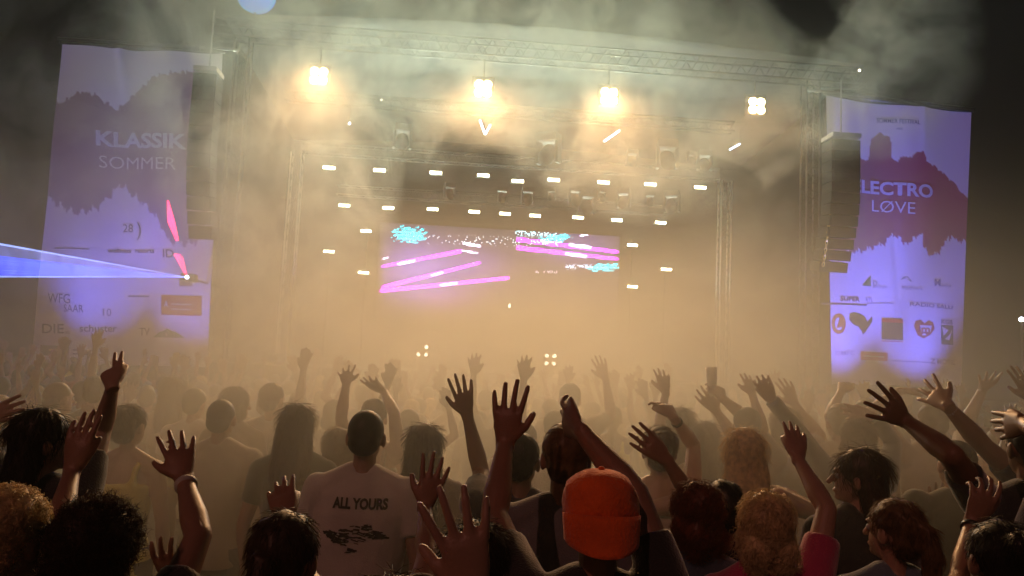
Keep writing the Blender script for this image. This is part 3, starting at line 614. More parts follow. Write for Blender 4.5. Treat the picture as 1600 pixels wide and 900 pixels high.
A_ = P(-70, 369, 9.0); B_ = P(-70, 432, 9.0); C_ = P(-70, 392, 9.0)
root = empty('laser_fan', LO, 'wide blue laser fan sweeping left from the projector', 'laser beam')
nn = (A_ - LO).cross(B_ - LO).normalized() * .012
m_ = MB(); m_.add([LO + nn, C_ + nn, B_ + nn, LO - nn, C_ - nn, B_ - nn], [(0, 1, 2), (3, 5, 4), (0, 3, 4, 1), (1, 4, 5, 2), (2, 5, 3, 0)]); m_.build('beam_sheet', M_LB, root)
M_LB2 = glow_mat('faint_laser_light', (.30, .34, 1), LASER * .22, .8, 1.4)
m_ = MB(); m_.add([LO + nn, A_ + nn, C_ + nn, LO - nn, A_ - nn, C_ - nn], [(0, 1, 2), (3, 5, 4), (0, 3, 4, 1), (1, 4, 5, 2), (2, 5, 3, 0)]); m_.build('faint_sheet', M_LB2, root)
M_LR2 = glow_mat('blue_laser_ray', (.07, .11, 1), LASER * .40, .75, 1.7)
for k_ in range(9):
    t_ = (k_ + .6) / 10; MB().tube([LO, C_.lerp(B_, t_)], [.006, .012 + .016 * ((k_ * 7) % 5) / 5], 6, caps=False).build('beam_ray', M_LR2, root)
MB().tube([LO, B_], [.009, .012], 6).build('beam_edge', M_LE, root); MB().tube([LO, A_], [.006, .014], 6).build('beam_edge', M_LE, root)
root = empty('laser_beam', LO, 'broken red laser beam rising steeply from the projector', 'laser beam')
def wedge(a, b, wa, wb):
    d = (b - a).normalized(); s_ = d.cross(SV).normalized(); MB().add([a - s_ * wa, a + s_ * wa, b + s_ * wb, b - s_ * wb, *[q + SV * .02 for q in (a - s_ * wa, a + s_ * wa, b + s_ * wb, b - s_ * wb)]],
        [(0, 1, 2, 3), (7, 6, 5, 4), (0, 4, 5, 1), (1, 5, 6, 2), (2, 6, 7, 3), (3, 7, 4, 0)]).build('beam_piece', M_LR, root)
q = lambda x, y: SPw(x, y, -2.6)
wedge(LO, q(280, 402), .02, .075); wedge(q(280, 402), q(272, 397), .075, .02); wedge(q(277, 376), q(267, 345), .03, .075); wedge(q(267, 345), q(262, 313), .075, .015)
# ------------------------------------------------------------------ people
def etube(mb, pts, rx, ry, xdir, n=12):
    pts = [np.array(p, float) for p in pts]; v = []; x0 = np.array(xdir, float)
    for i, p in enumerate(pts):
        t = pts[min(i + 1, len(pts) - 1)] - pts[max(i - 1, 0)]; t /= np.linalg.norm(t) + 1e-9
        x = x0 - t * x0.dot(t); x /= np.linalg.norm(x) + 1e-9; y = np.cross(t, x)
        for k in range(n): a = 2 * math.pi * k / n; v.append(p + rx[i] * math.cos(a) * x + ry[i] * math.sin(a) * y)
    f = [(i * n + k, i * n + (k + 1) % n, (i + 1) * n + (k + 1) % n, (i + 1) * n + k) for i in range(len(pts) - 1) for k in range(n)]
    f += [tuple(range(n - 1, -1, -1)), tuple(range((len(pts) - 1) * n, len(pts) * n))]; mb.add(v, f)
def unit(v): v = np.array(v, float); return v / (np.linalg.norm(v) + 1e-9)
def hand(mb, w, tip, thumb, nrm, s, pose='open', lod=1.0):
    """palm, four fingers with knuckle bends and a thumb on the side of the palm; thumb = unit vector towards the thumb side"""
    d = unit(np.array(tip) - w); t = np.array(thumb, float); t = unit(t - d * t.dot(d)); n = np.cross(d, t)
    if n.dot(nrm) < 0: n = -n
    s = s * 1.10
    etube(mb, [w - d * .02 * s, w + d * .015 * s, w + d * .05 * s, w + d * .078 * s, w + d * .09 * s], [q * s for q in (.026, .030, .040, .043, .039)], [q * s for q in (.019, .018, .016, .014, .011)], t)
    spread, curl = {'open': (.13, .08), 'wide': (.20, .05), 'flat': (.07, .07), 'loose': (.12, .32), 'point': (.05, .05), 'fist': (.03, 1.2)}[pose]
    fr = .0093 * lod
    for k in range(4):
        L_ = (.084, .093, .087, .068)[k] * s; c = curl * (1 + .35 * k)
        if pose == 'point' and k >= 2: c = 1.25
        b = w + d * (.084, .089, .086, .078)[k] * s + t * (.0335 - .0228 * k) * s
        a = (1.4 - k) * spread; fd = unit(d * math.cos(a) + t * math.sin(a)); pts = [b - fd * .02 * s, b]; ang = 0
        for m_, q in enumerate((.44, .31, .25)): ang += c * (.75 + .3 * m_); pts.append(pts[-1] + (fd * math.cos(ang) + n * math.sin(ang)) * L_ * q)
        mb.tube(pts, [q * s for q in (fr, fr, fr * .98, fr * .93, fr * .80)], 8); mb.ball(pts[-1], fr * .82 * s, 8, 6)
    a = .75 if pose in ('open', 'wide') else (.35 if pose in ('flat', 'point') else .5)
    b = w + d * .022 * s + t * .022 * s; d1 = unit(d * math.cos(a) + t * math.sin(a) + n * .25); d2 = unit(d * math.cos(a * .6) + t * math.sin(a * .6) + n * .3)
    mb.tube([b, b + d1 * .045 * s, b + d1 * .045 * s + d2 * .036 * s, b + d1 * .045 * s + d2 * .05 * s], [q * s * lod for q in (.015, .0125, .0105, .007)], 8)
class Rig:
    def __init__(s, base, yaw, sc_, fem, hy=0., ht=0.):
        s.b = np.array([base[0], base[1], 0.]); s.R = rotz(yaw); s.s = sc_; s.fem = fem
        s.sw = .165 if fem else .188; s.HR = rotz(hy) @ np.array(Matrix.Rotation(ht, 3, 'X'))
    def T(s, v): return (np.asarray(v, float) * s.s) @ s.R.T + s.b
    def D(s, v): return s.R @ np.asarray(v, float)
    def Hd(s, v): v = np.atleast_2d(np.asarray(v, float)); p = np.array([0, 0, 1.55]); return s.T((v - p) @ s.HR.T + p)
def local_mb(fn, T): m = MB(); fn(m); out = MB(); out.v = [T(np.vstack(m.v))]; out.f = m.f; out.n = m.n; return out
def merge(a, b): a.add(np.vstack(b.v), b.f)
def joints(rig, side, spec, label):
    """shoulder, elbow, wrist, finger tip in world space; a spec of photograph points keeps real bone lengths along each sight line"""
    x = side * rig.sw; up = spec is not None and spec[0] != 'down'
    Sh = rig.T([x, 0, 1.415 + (.035 if up else 0)]); s = rig.s; La, Lf, Lh = .285 * s, .25 * s, .185 * s
    if spec is None or spec[0] == 'down':
        E = Sh + rig.D([side * .07, -.02, -.275]) * s; Wr = E + rig.D([side * .0, .06, -.24]) * s; return Sh, E, Wr, Wr + rig.D([-side * .01, .03, -.18]) * s
    if spec[0] == 'dir':
        E = Sh + rig.D(unit(spec[1])) * La; Wr = E + rig.D(unit(spec[2])) * Lf; return Sh, E, Wr, Wr + rig.D(unit(spec[3])) * Lh
    pts = [Sh]; cam_ = np.array(CAM); base_y = Sh[1] + (spec[4] if len(spec) > 4 else .12)
    for (q, L_) in zip(spec[1:4], (La, Lf, Lh)):
        d = unit(ray(*q)); o = cam_ - pts[-1]; b = o @ d; c = o @ o - L_ * L_; D = b * b - c
        if D < 0:
            p = cam_ + d * (-b); e = np.linalg.norm(p - pts[-1])
            if e > L_ * 1.2: print('REACH', label[:40], 'joint', len(pts), 'needs %.2f has %.2f' % (e, L_)); 
            if e > L_ * 1.12: p = pts[-1] + unit(p - pts[-1]) * L_ * 1.12
        else:
            r = math.sqrt(D); p = min((cam_ + d * (-b - r), cam_ + d * (-b + r)), key=lambda p_: abs(p_[1] - base_y))
        pts.append(p)
    return pts
TORSO_M = [(.86, .165, .115), (.95, .17, .12), (1.08, .152, .108), (1.22, .168, .118), (1.33, .182, .12), (1.41, .165, .10), (1.46, .10, .075), (1.50, .058, .056)]
TORSO_F = [(.86, .172, .12), (.95, .168, .122), (1.08, .125, .098), (1.22, .145, .112), (1.33, .158, .115), (1.41, .14, .09), (1.46, .085, .065), (1.50, .048, .05)]
JOBS = []; LASTJ = {}
def job(name, mb, m, parent, voxel, smooth=2, dec=None, post=None, part=True):
    o = mb.build(name, m, parent); o.modifiers.clear()
    r = o.modifiers.new('r', 'REMESH'); r.mode = 'VOXEL'; r.voxel_size = voxel; r.use_smooth_shade = True
    if smooth: q = o.modifiers.new('s', 'SMOOTH'); q.factor = .5; q.iterations = smooth
    if dec: q = o.modifiers.new('d', 'DECIMATE'); q.ratio = dec
    JOBS.append((o, post)); return o
def nrm_of(me):
    a = np.empty(len(me.vertices) * 3, np.float32); me.vertices.foreach_get('normal', a); return a.reshape(-1, 3)
def co_of(me):
    a = np.empty(len(me.vertices) * 3, np.float32); me.vertices.foreach_get('co', a); return a.reshape(-1, 3)
def folds(amp, seed):
    def f(o):
        me = o.data; c = co_of(me); n = nrm_of(me); r = np.random.default_rng(seed); h = 0
        for k in range(6):
            q = r.normal(size=3) * (7 + 5 * k); q[2] *= .45; h = h + np.sin(c @ q + r.random() * 6 + 1.5 * np.sin(c @ (q[::-1] * .4))) / (1 + .5 * k)
        c = c + n * (h * amp)[:, None]; me.vertices.foreach_set('co', c.astype(np.float32).ravel()); me.update()
    return f
def strands(N_, K, step, curl, rad, seed, fly=.3, zmin=None, down=1.0):
    """hundreds of thin locks grown from the hair mass, joined into the hair mesh"""
    def f(o):
        me = o.data; c = co_of(me).astype(float); n = nrm_of(me).astype(float); r = np.random.default_rng(seed)
        h = np.sin(c @ np.array([140, 60, 10.]) + 2 * np.sin(c @ np.array([20, 33, 25.]))) * .0025; c = c + n * h[:, None]; me.vertices.foreach_set('co', c.astype(np.float32).ravel())
        i = r.integers(0, len(c), N_); p = c[i] - n[i] * .004; nn = n[i]; ctr = c.mean(0)
        g = np.tile(np.array([0, -.15, -down]), (N_, 1)) + r.normal(size=(N_, 3)) * .35
        if down < .2: g = r.normal(size=(N_, 3))
        g -= nn * (g * nn).sum(1)[:, None]; g /= np.linalg.norm(g, axis=1)[:, None] + 1e-9
        b = np.cross(g, nn); ph = r.random(N_) * 6.28; w_ = 1.6 + r.random(N_) * .9; P_ = [p]; flyv = (r.random(N_) ** 3) * fly
        for k in range(1, K):
            p = p + g * step + nn * (step * (.18 + flyv))[:, None] * (1 - .25 * k * (down > .2)) ; 
            off = (nn * np.cos(ph + k * w_)[:, None] + b * np.sin(ph + k * w_)[:, None]) * curl
            P_.append(p + off)
        P_ = np.stack(P_, 1); M = 3; V = []
        for a in range(M):
            an = 2 * math.pi * a / M; o_ = (nn * math.cos(an) + b * math.sin(an))[:, None, :]; V.append(P_ + o_ * (rad * np.linspace(1, .35, K))[None, :, None])
        V = np.stack(V, 2).reshape(-1, 3); n0 = len(c); base = (np.arange(N_) * K * M)[:, None, None]; kk = (np.arange(K - 1) * M)[None, :, None]; aa_ = np.arange(M)[None, None, :]; a2 = (aa_ + 1) % M
        F = np.stack([base + kk + aa_, base + kk + a2, base + kk + M + a2, base + kk + M + aa_], -1).reshape(-1, 4) + n0
        m2 = bpy.data.meshes.new('hair'); faces = [tuple(q.vertices) for q in me.polygons] + F.tolist(); m2.from_pydata(np.vstack([c, V]).tolist(), [], faces); m2.materials.append(me.materials[0]); m2.shade_smooth()
        old = o.data; o.data = m2; bpy.data.meshes.remove(old)
    return f
SK = [mat('skin_fair', (.42, .25, .18), .42, noise=.08, nscale=12, bump=.15, bscale=200), mat('skin_medium', (.32, .18, .12), .42, noise=.08, nscale=12, bump=.15, bscale=200),
      mat('skin_tan', (.22, .115, .07), .40, noise=.08, nscale=12, bump=.15, bscale=200)]
def hairmat(name, c):
    m = mat(name, c, .48, noise=.35, nscale=40); n = m.node_tree; L = n.links.new; b = n.nodes['Principled BSDF']; o = n.nodes['Material Output']
    t = n.nodes.new('ShaderNodeBsdfTranslucent'); t.inputs[0].default_value = (min(1, c[0] * 1.5 + .06), min(1, c[1] * 1.4 + .03), min(1, c[2] * 1.2 + .01), 1)
    x = n.nodes.new('ShaderNodeMixShader'); x.inputs[0].default_value = .22; L(b.outputs[0], x.inputs[1]); L(t.outputs[0], x.inputs[2]); L(x.outputs[0], o.inputs['Surface']); return m
HM = {'black': hairmat('hair_black', (.012, .009, .007)), 'brown': hairmat('hair_brown', (.05, .028, .015)), 'light': hairmat('hair_light_brown', (.16, .09, .04)),
      'blond': hairmat('hair_blond', (.78, .60, .34)), 'red': hairmat('hair_auburn', (.16, .04, .018))}
TOPC = {'black': (.015, .015, .018), 'navy': (.02, .028, .06), 'grey': (.16, .16, .17), 'white': (.62, .60, .57), 'tan': (.36, .30, .22), 'yellow': (.80, .72, .10), 'magenta': (.50, .04, .14),
        'bluegrey': (.12, .18, .25), 'green': (.08, .11, .07), 'denim': (.05, .08, .13), 'red': (.32, .03, .03), 'pale': (.5, .42, .34), 'brown': (.12, .07, .05), 'sky': (.20, .30, .42)}
TM = {k: mat('cloth_' + k, c, .8, noise=.15, nscale=6, sheen=.8, bump=.35, bscale=180) for k, c in TOPC.items()}
M_TROU = mat('trouser_cloth', (.03, .035, .05), .9, noise=.2, nscale=6)
M_CAP = mat('orange_cap_cloth', (.95, .14, .012), .8, noise=.2, nscale=9, bump=.5, bscale=120, sheen=.3)
M_EYE = mat('eye', (.5, .48, .45), .15)
M_SHOE = mat('shoe_leather', (.03, .03, .03), .5)
def trousers_mesh():
    m = MB(); m.loft([(.80, .175, .125, 0, 0), (.93, .178, .13, 0, 0), (1.0, .165, .118, 0, 0)])
    for i in (-1, 1): m.tube([(i * .088, 0, .93), (i * .095, .01, .70), (i * .1, .01, .48), (i * .1, -.01, .08)], [.105, .092, .074, .066], 12)
    return m
def shoe(i): m = MB(); m.caps((i * .1, -.05, .05), (i * .1, .14, .042), .046, .04); m.ball((i * .1, -.04, .07), (.045, .05, .05)); return m
TR = None
def person(label, base=None, head=None, d=None, yaw=0., hy=0., ht=0., fem=False, scl=None, skin=0, hair='short', hc='brown', top='tee', tc='black', L_=None, R_=None,
           thL=None, thR=None, poseL='open', poseR='open', voxel=None, dec=.24, group=None, hero=True, wide=1.0):
    global TR
    if head is not None:
        hp = P(head[0], head[1], d); scl = scl or hp.z / 1.64
        if not .86 < scl < 1.13: print('SCALE', label[:40], '%.2f' % scl)
        base = (hp.x, hp.y)
    if voxel is None: voxel, dec = (.0062, .17) if d is not None and d < 4.2 else (.0085, .26)
    rig = Rig(base, math.radians(yaw), scl, fem, math.radians(hy), math.radians(ht)); s = scl
    root = empty('person', (base[0], base[1], 0), label, 'person', group)
    J = {-1: joints(rig, -1, L_, label), 1: joints(rig, 1, R_, label)}; LASTJ[root.name] = J
    # --- body: one continuous skin
    mb = MB(); tor = TORSO_F if fem else TORSO_M; sw = rig.sw
    def core(m, g=0., legs=True, ztop_=9, zb=0):
        m.loft([(z, (rx + g) * wide, ry + g, 0, -.004) for z, rx, ry in tor if zb <= z <= ztop_], 18)
        if ztop_ > 1.5:
            for i in (-1, 1): m.caps((i * .045, -.005, 1.485), (i * sw * .92, -.005, 1.415), .042 + g, .055 + g)
    def head_(m):
        m.ball((0, -.008, 1.66), (.076, .095, .092), 18, 12); m.ball((0, .028, 1.605), (.058, .064, .074), 16, 10); m.ball((0, .068, 1.562), (.027, .025, .022))
        m.caps((0, .094, 1.650), (0, .114, 1.618), .008, .0125); m.ball((0, .088, 1.585), (.023, .014, .009)); m.ball((0, .084, 1.672), (.045, .012, .010))
        for i in (-1, 1): m.ball((i * .078, -.004, 1.632), (.010, .020, .032))
    def neck(m): m.caps((0, -.015, 1.44), (0, .0, 1.57), .052 if not fem else .043, .050 if not fem else .042)
    def legs(m):
        for i in (-1, 1): m.tube([(i * .088, 0, .93), (i * .095, .01, .70), (i * .1, .01, .48), (i * .1, -.02, .34), (i * .1, -.01, .08)], [.092, .078, .055, .057, .036], 12); m.caps((i * .1, -.03, .05), (i * .1, .12, .035), .036, .028)
    merge(mb, local_mb(lambda m: (core(m), neck(m), legs(m)), rig.T)); merge(mb, local_mb(head_, rig.Hd))
    k = .9 if fem else 1.0
    for side, (Sh, E, Wr, Tp) in J.items():
        mid = Sh + (E - Sh) * .45; mb.ball(Sh, .058 * s * k, 12, 8); mb.tube([Sh, mid, E], [.056 * s * k, .050 * s * k, .040 * s * k], 12); mb.ball(E, .0405 * s * k, 12, 8)
        f1 = E + (Wr - E) * .3; f2 = E + (Wr - E) * .7; mb.tube([E, f1, f2, Wr], [.040 * s * k, .043 * s * k, .032 * s * k, .0255 * s * k], 12); mb.ball(Wr, .0255 * s * k, 10, 6)
        sp = L_ if side < 0 else R_; th = thL if side < 0 else thR; up = sp is not None and sp[0] != 'down'
        if th is None: th = -side
        tv = np.array(th, float) if isinstance(th, tuple) else (np.array([th, -.15, .1]) if up else rig.D([0, 1, 0]))
        hand(mb, Wr, Tp, tv, np.array([0, 1., 0]) if up else rig.D([-side, 0, 0]), s * (.94 if fem else 1.0), (poseL if side < 0 else poseR), 1.0 if hero else 1.25)
    bm_ = SK[skin]
    job('body', mb, bm_, root, voxel, 1, dec)
    # --- top
    g = .014
    if top != 'none':
        tb = MB()
        if top in ('tee', 'long'):
            merge(tb, local_mb(lambda m: core(m, g), rig.T)); merge(tb, local_mb(lambda m: m.loft([(.82, (.182 if fem else .185) * wide, .135, 0, 0), (.90, .18 * wide, .132, 0, 0)], 18), rig.T))
            for side, (Sh, E, Wr, Tp) in J.items():
                tb.ball(Sh, (.060 * k + g) * s, 12, 8); e = Sh + (E - Sh) * .62; tb.tube([Sh, Sh + (e - Sh) * .5, e], [(.060 * k + g) * s, (.056 * k + g) * s, (.051 * k + g * .8) * s], 16)
                if top == 'long': tb.tube([Sh, E], [(.056 + g) * s * k, (.045 + g) * s * k], 12); tb.ball(E, (.045 + g) * s * k); tb.tube([E, Wr], [(.045 + g) * s * k, (.030 + g) * s * k], 12)
        else:
            merge(tb, local_mb(lambda m: (m.loft([(z, rx + g * .8, ry + g * .8, 0, -.004) for z, rx, ry in [(.84, .18, .13)] + [q for q in tor if q[0] < 1.34]] + [(1.355, .142, .11, 0, 0)], 18),
                [m.tube([(i * .085, -.10, 1.34), (i * .088, -.075, 1.42), (i * .088, 0, 1.475), (i * .085, .07, 1.42), (i * .08, .10, 1.34)], .019, 8) for i in (-1, 1)]), rig.T))
        job({'tee': 't_shirt', 'long': 'long_sleeved_shirt', 'tank': 'tank_top'}[top], tb, TM[tc], root, .011 if hero else .016, 2, .4 if hero else .35, folds(.0032 if top != 'tank' else .0015, R.randint(1, 9999)))
    tm = trousers_mesh(); m_ = MB(); m_.add(rig.T(np.vstack(tm.v)), tm.f); m_.build('trousers', M_TROU, root, smooth=True)
    for i in (-1, 1): q = shoe(i); m_ = MB(); m_.add(rig.T(np.vstack(q.v)), q.f); m_.build('shoe', M_SHOE, root, smooth=True)
    if hero:
        for i in (-1, 1): m_ = MB(); m_.ball(rig.Hd([[i * .031, .078, 1.648]])[0], .0125 * s, 10, 8); m_.build('eye', M_EYE, root, smooth=True)
    # --- hair or cap
    hm_ = HM[hc]; hb = MB(); sd = R.randint(1, 9999)
    def H(fn): merge(hb, local_mb(fn, rig.Hd))
    def bs(m, r=(.084, .098, .090), c=(0, -.020, 1.678)): m.ball(c, r, 18, 12); m.ball((0, -.052, 1.625), (.070, .056, .060), 14, 10)
    st = None
    if hair == 'short': H(lambda m: bs(m)); st = strands(1200 if hero else 250, 4, .008, .001, .0011, sd, .25)
    elif hair == 'buzz': H(lambda m: bs(m, (.079, .094, .089), (0, -.016, 1.672))); st = None
    elif hair == 'long':
        H(lambda m: (bs(m, (.088, .102, .093)), m.loft([(1.68, .088, .075, 0, -.035), (1.58, .098, .062, 0, -.055), (1.46, .104, .045, 0, -.078), (1.34, .090, .034, 0, -.10), (1.27, .06, .02, 0, -.105)][::-1], 16))); st = strands(1500 if hero else 300, 6, .018, .002, .0012, sd, .08)
    elif hair == 'wavy':
        H(lambda m: (bs(m, (.087, .100, .094), (0, -.018, 1.676)), m.ball((.038, -.055, 1.58), (.055, .048, .07)), m.ball((-.038, -.055, 1.58), (.055, .048, .07)), m.ball((.062, -.005, 1.61), (.034, .045, .065)), m.ball((-.062, -.005, 1.61), (.034, .045, .065)))); st = strands(2200 if hero else 300, 8, .009, .005, .0014, sd, .2, down=.8)
    elif hair == 'bob':
        H(lambda m: (bs(m, (.090, .104, .095)), m.loft([(1.545, .085, .062, 0, -.035), (1.60, .097, .080, 0, -.03), (1.68, .09, .085, 0, -.025)], 16))); st = strands(1500 if hero else 260, 6, .014, .002, .0012, sd, .12)
    elif hair == 'curly': H(lambda m: (bs(m, (.096, .106, .098), (0, -.015, 1.685)), m.ball((0, -.05, 1.61), (.09, .06, .07)))); st = strands(3600, 8, .0050, .0070, .0013, sd, .6, down=.1)
    elif hair == 'crop': H(lambda m: (bs(m, (.085, .100, .092), (0, -.015, 1.678)),)); st = strands(2600, 6, .0065, .004, .0014, sd, .5, down=.25)
    elif hair in ('bun', 'ponytail', 'updo'):
        H(lambda m: bs(m))
        if hair == 'bun': H(lambda m: m.ball((0, -.115, 1.715), (.045, .04, .042)))
        if hair == 'updo': H(lambda m: m.ball((0, -.10, 1.70), (.06, .055, .055)))
        if hair == 'ponytail': H(lambda m: m.tube([(0, -.09, 1.69), (0, -.13, 1.67), (0, -.145, 1.59), (0, -.14, 1.48), (0, -.13, 1.38)], [.02, .028, .036, .03, .010], 10))
        st = strands(1800 if hero else 260, 5, .012, .0012, .0011, sd, .12)
    elif hair == 'cap':
        H(lambda m: bs(m, (.078, .092, .08), (0, -.016, 1.655)))
    if not hero: st = None
    if hair != 'none': job('hair', hb, hm_, root, .009 if hero else .013, 2, .6 if hero else .4, st)
    if hair == 'cap': cap_(root, rig, s)
    return root
def cap_(root, rig, s):
    """baseball cap worn backwards: panelled crown, stitched button, brim hanging over the nape"""
    cp = MB(); n_ = 48; rows = 12; v = []
    for j in range(rows + 1):
        ph = j / rows * math.pi * .52
        for k in range(n_):
            a = 2 * math.pi * k / n_; seam = 1 - .022 * math.exp(-((((a / (math.pi / 3)) + .5) % 1 - .5) * 9) ** 2) + .012 * math.sin(a * 7 + ph * 6) * math.sin(ph)
            r_ = math.sin(ph) ** .8 * seam * (1 + .032 * math.sin(3 * a + 5 * ph) * math.sin(ph) + .026 * math.sin(7 * a - 9 * ph + 1) * math.sin(ph) + .016 * math.sin(13 * a + 14 * ph)); v.append([.099 * r_ * math.cos(a), .110 * r_ * math.sin(a) - .012, 1.672 + .108 * math.cos(ph) ** .75 if ph < math.pi / 2 else 1.672 - .03 * (ph - math.pi / 2) * 10 * .3])
    f = [(j * n_ + k, (j + 1) * n_ + k, (j + 1) * n_ + (k + 1) % n_, j * n_ + (k + 1) % n_) for j in range(rows) for k in range(n_)]
    cp.add(rig.Hd(v), f); o = cp.build('cap', M_CAP, root, smooth=True); q = o.modifiers.new('t', 'SOLIDIFY'); q.thickness = .003
    b = MB(); v = []; nb, mb_ = 20, 7
    for j in range(mb_ + 1):
        for i in range(nb + 1):
            a = math.pi * (1.10 + .80 * i / nb); t = j / mb_; r_ = 1 + .0 * t
            x = .1012 * (1 + .015 * math.sin(9 * a)) * math.cos(a) * (1 - .06 * t); y = .115 * math.sin(a) - .012 - .045 * t * abs(math.sin(a)) ** .8
            v.append([x, y, 1.682 - .092 * t ** .8 * (.55 + .45 * abs(math.sin(a))) - .012 * (1 - abs(math.sin(a)))])
    f = [(j * (nb + 1) + i, j * (nb + 1) + i + 1, (j + 1) * (nb + 1) + i + 1, (j + 1) * (nb + 1) + i) for j in range(mb_) for i in range(nb)]
    b.add(rig.Hd(v), f); o2 = b.build('brim', M_CAP, root, smooth=True); o2.parent = o; q = o2.modifiers.new('t', 'SOLIDIFY'); q.thickness = .004
    m = MB(); m.ball(rig.Hd([[0, -.012, 1.782]])[0], (.009, .009, .005)); o3 = m.build('button', M_CAP, root, smooth=True); o3.parent = o
    for o_ in (o2, o3):
        o_.parent = o; o_.matrix_parent_inverse = Matrix.Identity(4)
px = lambda *a: ('px',) + a
M_BAND = mat('wristband_cloth', (.6, .6, .58), .6); M_BAND2 = mat('dark_bracelet', (.02, .02, .02), .4); M_CUP = mat('clear_cup', (.75, .72, .65), .12)
def band(root, side, f=.90, m=None, name='wristband'):
    Sh, E, Wr, Tp = LASTJ[root.name][side]; a = E + (Wr - E) * f; b = E + (Wr - E) * (f + .06); mb = MB()
    mb.tube([a, b], [.0305, .0295], 16); mb.build(name, m or M_BAND, root, smooth=True)
exec_people = True
# ------------------------------------------------------------------ the people nearest the camera, each placed where the photograph has them
A = person
A('person at the left edge with short tousled blond hair, seen from behind', head=(12, 846), d=1.8, hair='crop', hc='blond', tc='navy', hy=-15)
A('person with big dark curly hair glowing at its tips, both arms raised', head=(148, 872), d=1.85, fem=True, hair='curly', hc='brown', tc='black', skin=1, L_=px((88, 838), (112, 738), (136, 640), .45), thL=1, R_=px((310, 838), (288, 748), (272, 668), .55), thR=-1, poseL='flat', poseR='open')
A('person with dark combed back hair at the bottom of the frame, hand lifted beside it', head=(446, 874), d=1.95, fem=True, hair='ponytail', hc='brown', tc='black', skin=1, L_=px((300, 940), (266, 905), (256, 848), .3), R_=px((478, 905), (446, 812), (436, 744), .5), poseR='flat', thR=1, hy=-10)
A('person in a dark top half hidden behind the blurred hand, red lit hand raised', head=(742, 884), d=2.1, fem=True, hair='bob', hc='black', tc='black', L_=px((668, 870), (664, 792), (686, 706), .3), thL=-1, skin=1)
A('person below the frame holding up a large spread hand at the bottom centre', head=(610, 1040), d=1.2, fem=True, hair='bob', hc='brown', tc='red', R_=px((760, 1080), (742, 925), (704, 762), .15), thR=-1, poseR='wide', skin=0)
A('person in an orange backwards cap and black t-shirt, both arms raised', head=(936, 818), d=2.05, hair='cap', hc='brown', tc='black', skin=1, L_=px((772, 806), (789, 694), (799, 594), .35), thL=1, R_=px((992, 772), (908, 674), (862, 643), .5), thR=(-.2, 0, 1), poseR='loose')
A('man in a grey t-shirt with light hair rim lit gold, behind the orange cap', head=(884, 718), d=2.8, hair='short', hc='light', tc='grey', skin=1, wide=1.06)
man = A('man with short dark hair in a pale t-shirt printed ALL YOURS on the back', head=(572, 684), d=3.5, hair='buzz', hc='black', tc='white', skin=1, wide=1.12)
A('woman with long dark hair between the pale t-shirt man and the raised hands', head=(663, 700), d=4.0, fem=True, hair='long', hc='black', tc='brown')
A('person with short dark hair mostly hidden behind a raised hand, left arm up', head=(814, 722), d=3.4, hair='short', hc='black', tc='black', skin=2, L_=px((752, 740), (728, 640), (717, 584), .1), thL=-1, hy=-15)
A('bare shouldered woman with light brown hair left of the pale t-shirt man', head=(531, 702), d=4.4, fem=True, hair='bob', hc='light', top='tank', tc='tan')
A('woman in a yellow tank top with her dark hair pinned up', head=(203, 667), d=4.3, fem=True, hair='updo', hc='brown', top='tank', tc='yellow', hy=-12)
A('woman with straight dark hair turned right, one finger pointing up high', head=(68, 692), d=3.0, fem=True, hair='long', hc='black', tc='black', hy=-50, R_=px((160, 670), (176, 604), (173, 552), .15), thR=1, poseR='point')
A('person off the left edge reaching a flat hand into view', head=(-62, 700), d=3.2, hair='short', hc='brown', tc='black', R_=px((-32, 668), (-14, 652), (30, 634), .2), poseR='flat', thR=(0, 0, 1))
A('man with short dark hair in a tan t-shirt, arms hanging, left of centre', head=(346, 656), d=4.6, hair='buzz', hc='black', tc='tan', skin=1)
A('woman with long full hair in a dark top, left of the pale t-shirt man', head=(464, 668), d=4.2, fem=True, hair='long', hc='brown', tc='green')
A('woman with long blond hair and bare shoulders right of centre', head=(1161, 712), d=3.7, fem=True, hair='long', hc='blond', top='tank', tc='tan', L_=('dir', (-.85, .3, -.3), (.2, .9, .2), (.1, 1, .2)), R_=('dir', (.85, .3, -.3), (-.2, .9, .2), (-.1, 1, .2)))
A('person with long hair veiled in smoke, right of centre behind the tank top woman', head=(1101, 690), d=5.0, fem=True, hair='long', hc='brown', tc='pale')
A('person with auburn curls in a dark denim shirt, hair lit red', head=(1085, 806), d=2.8, fem=True, hair='wavy', hc='red', top='long', tc='denim', hy=30)
A('person with short dark hair behind the auburn curls, dark hand reaching left', head=(1129, 798), d=3.0, hair='short', hc='black', tc='black', skin=1, L_=px((1088, 790), (1041, 718), (990, 674), .1), thL=(.3, 0, 1), poseL='flat')
A('woman with wavy blond hair in a magenta t-shirt raising her right arm', head=(1195, 826), d=2.6, fem=True, hair='wavy', hc='blond', tc='magenta', skin=0, R_=px((1292, 796), (1247, 718), (1241, 658), .3), thR=-1, poseR='flat')
A('woman with long dark hair in profile facing left, dark top', head=(1341, 748), d=3.3, fem=True, hair='long', hc='brown', tc='black', hy=62)
A('woman with a light brown ponytail in a blue grey t-shirt, bottom right', head=(1396, 832), d=2.75, fem=True, hair='ponytail', hc='light', tc='bluegrey', hy=32)
A('person with long wavy hair, two arms stretched out above the crowd right of centre', head=(1340, 690), d=4.6, fem=True, hair='wavy', hc='light', top='long', tc='navy', L_=px((1243, 672), (1207, 626), (1187, 588), .0), thL=-1, poseL='flat', R_=px((1396, 692), (1366, 652), (1306, 640), .2), thR=(0, 0, 1), poseR='flat')
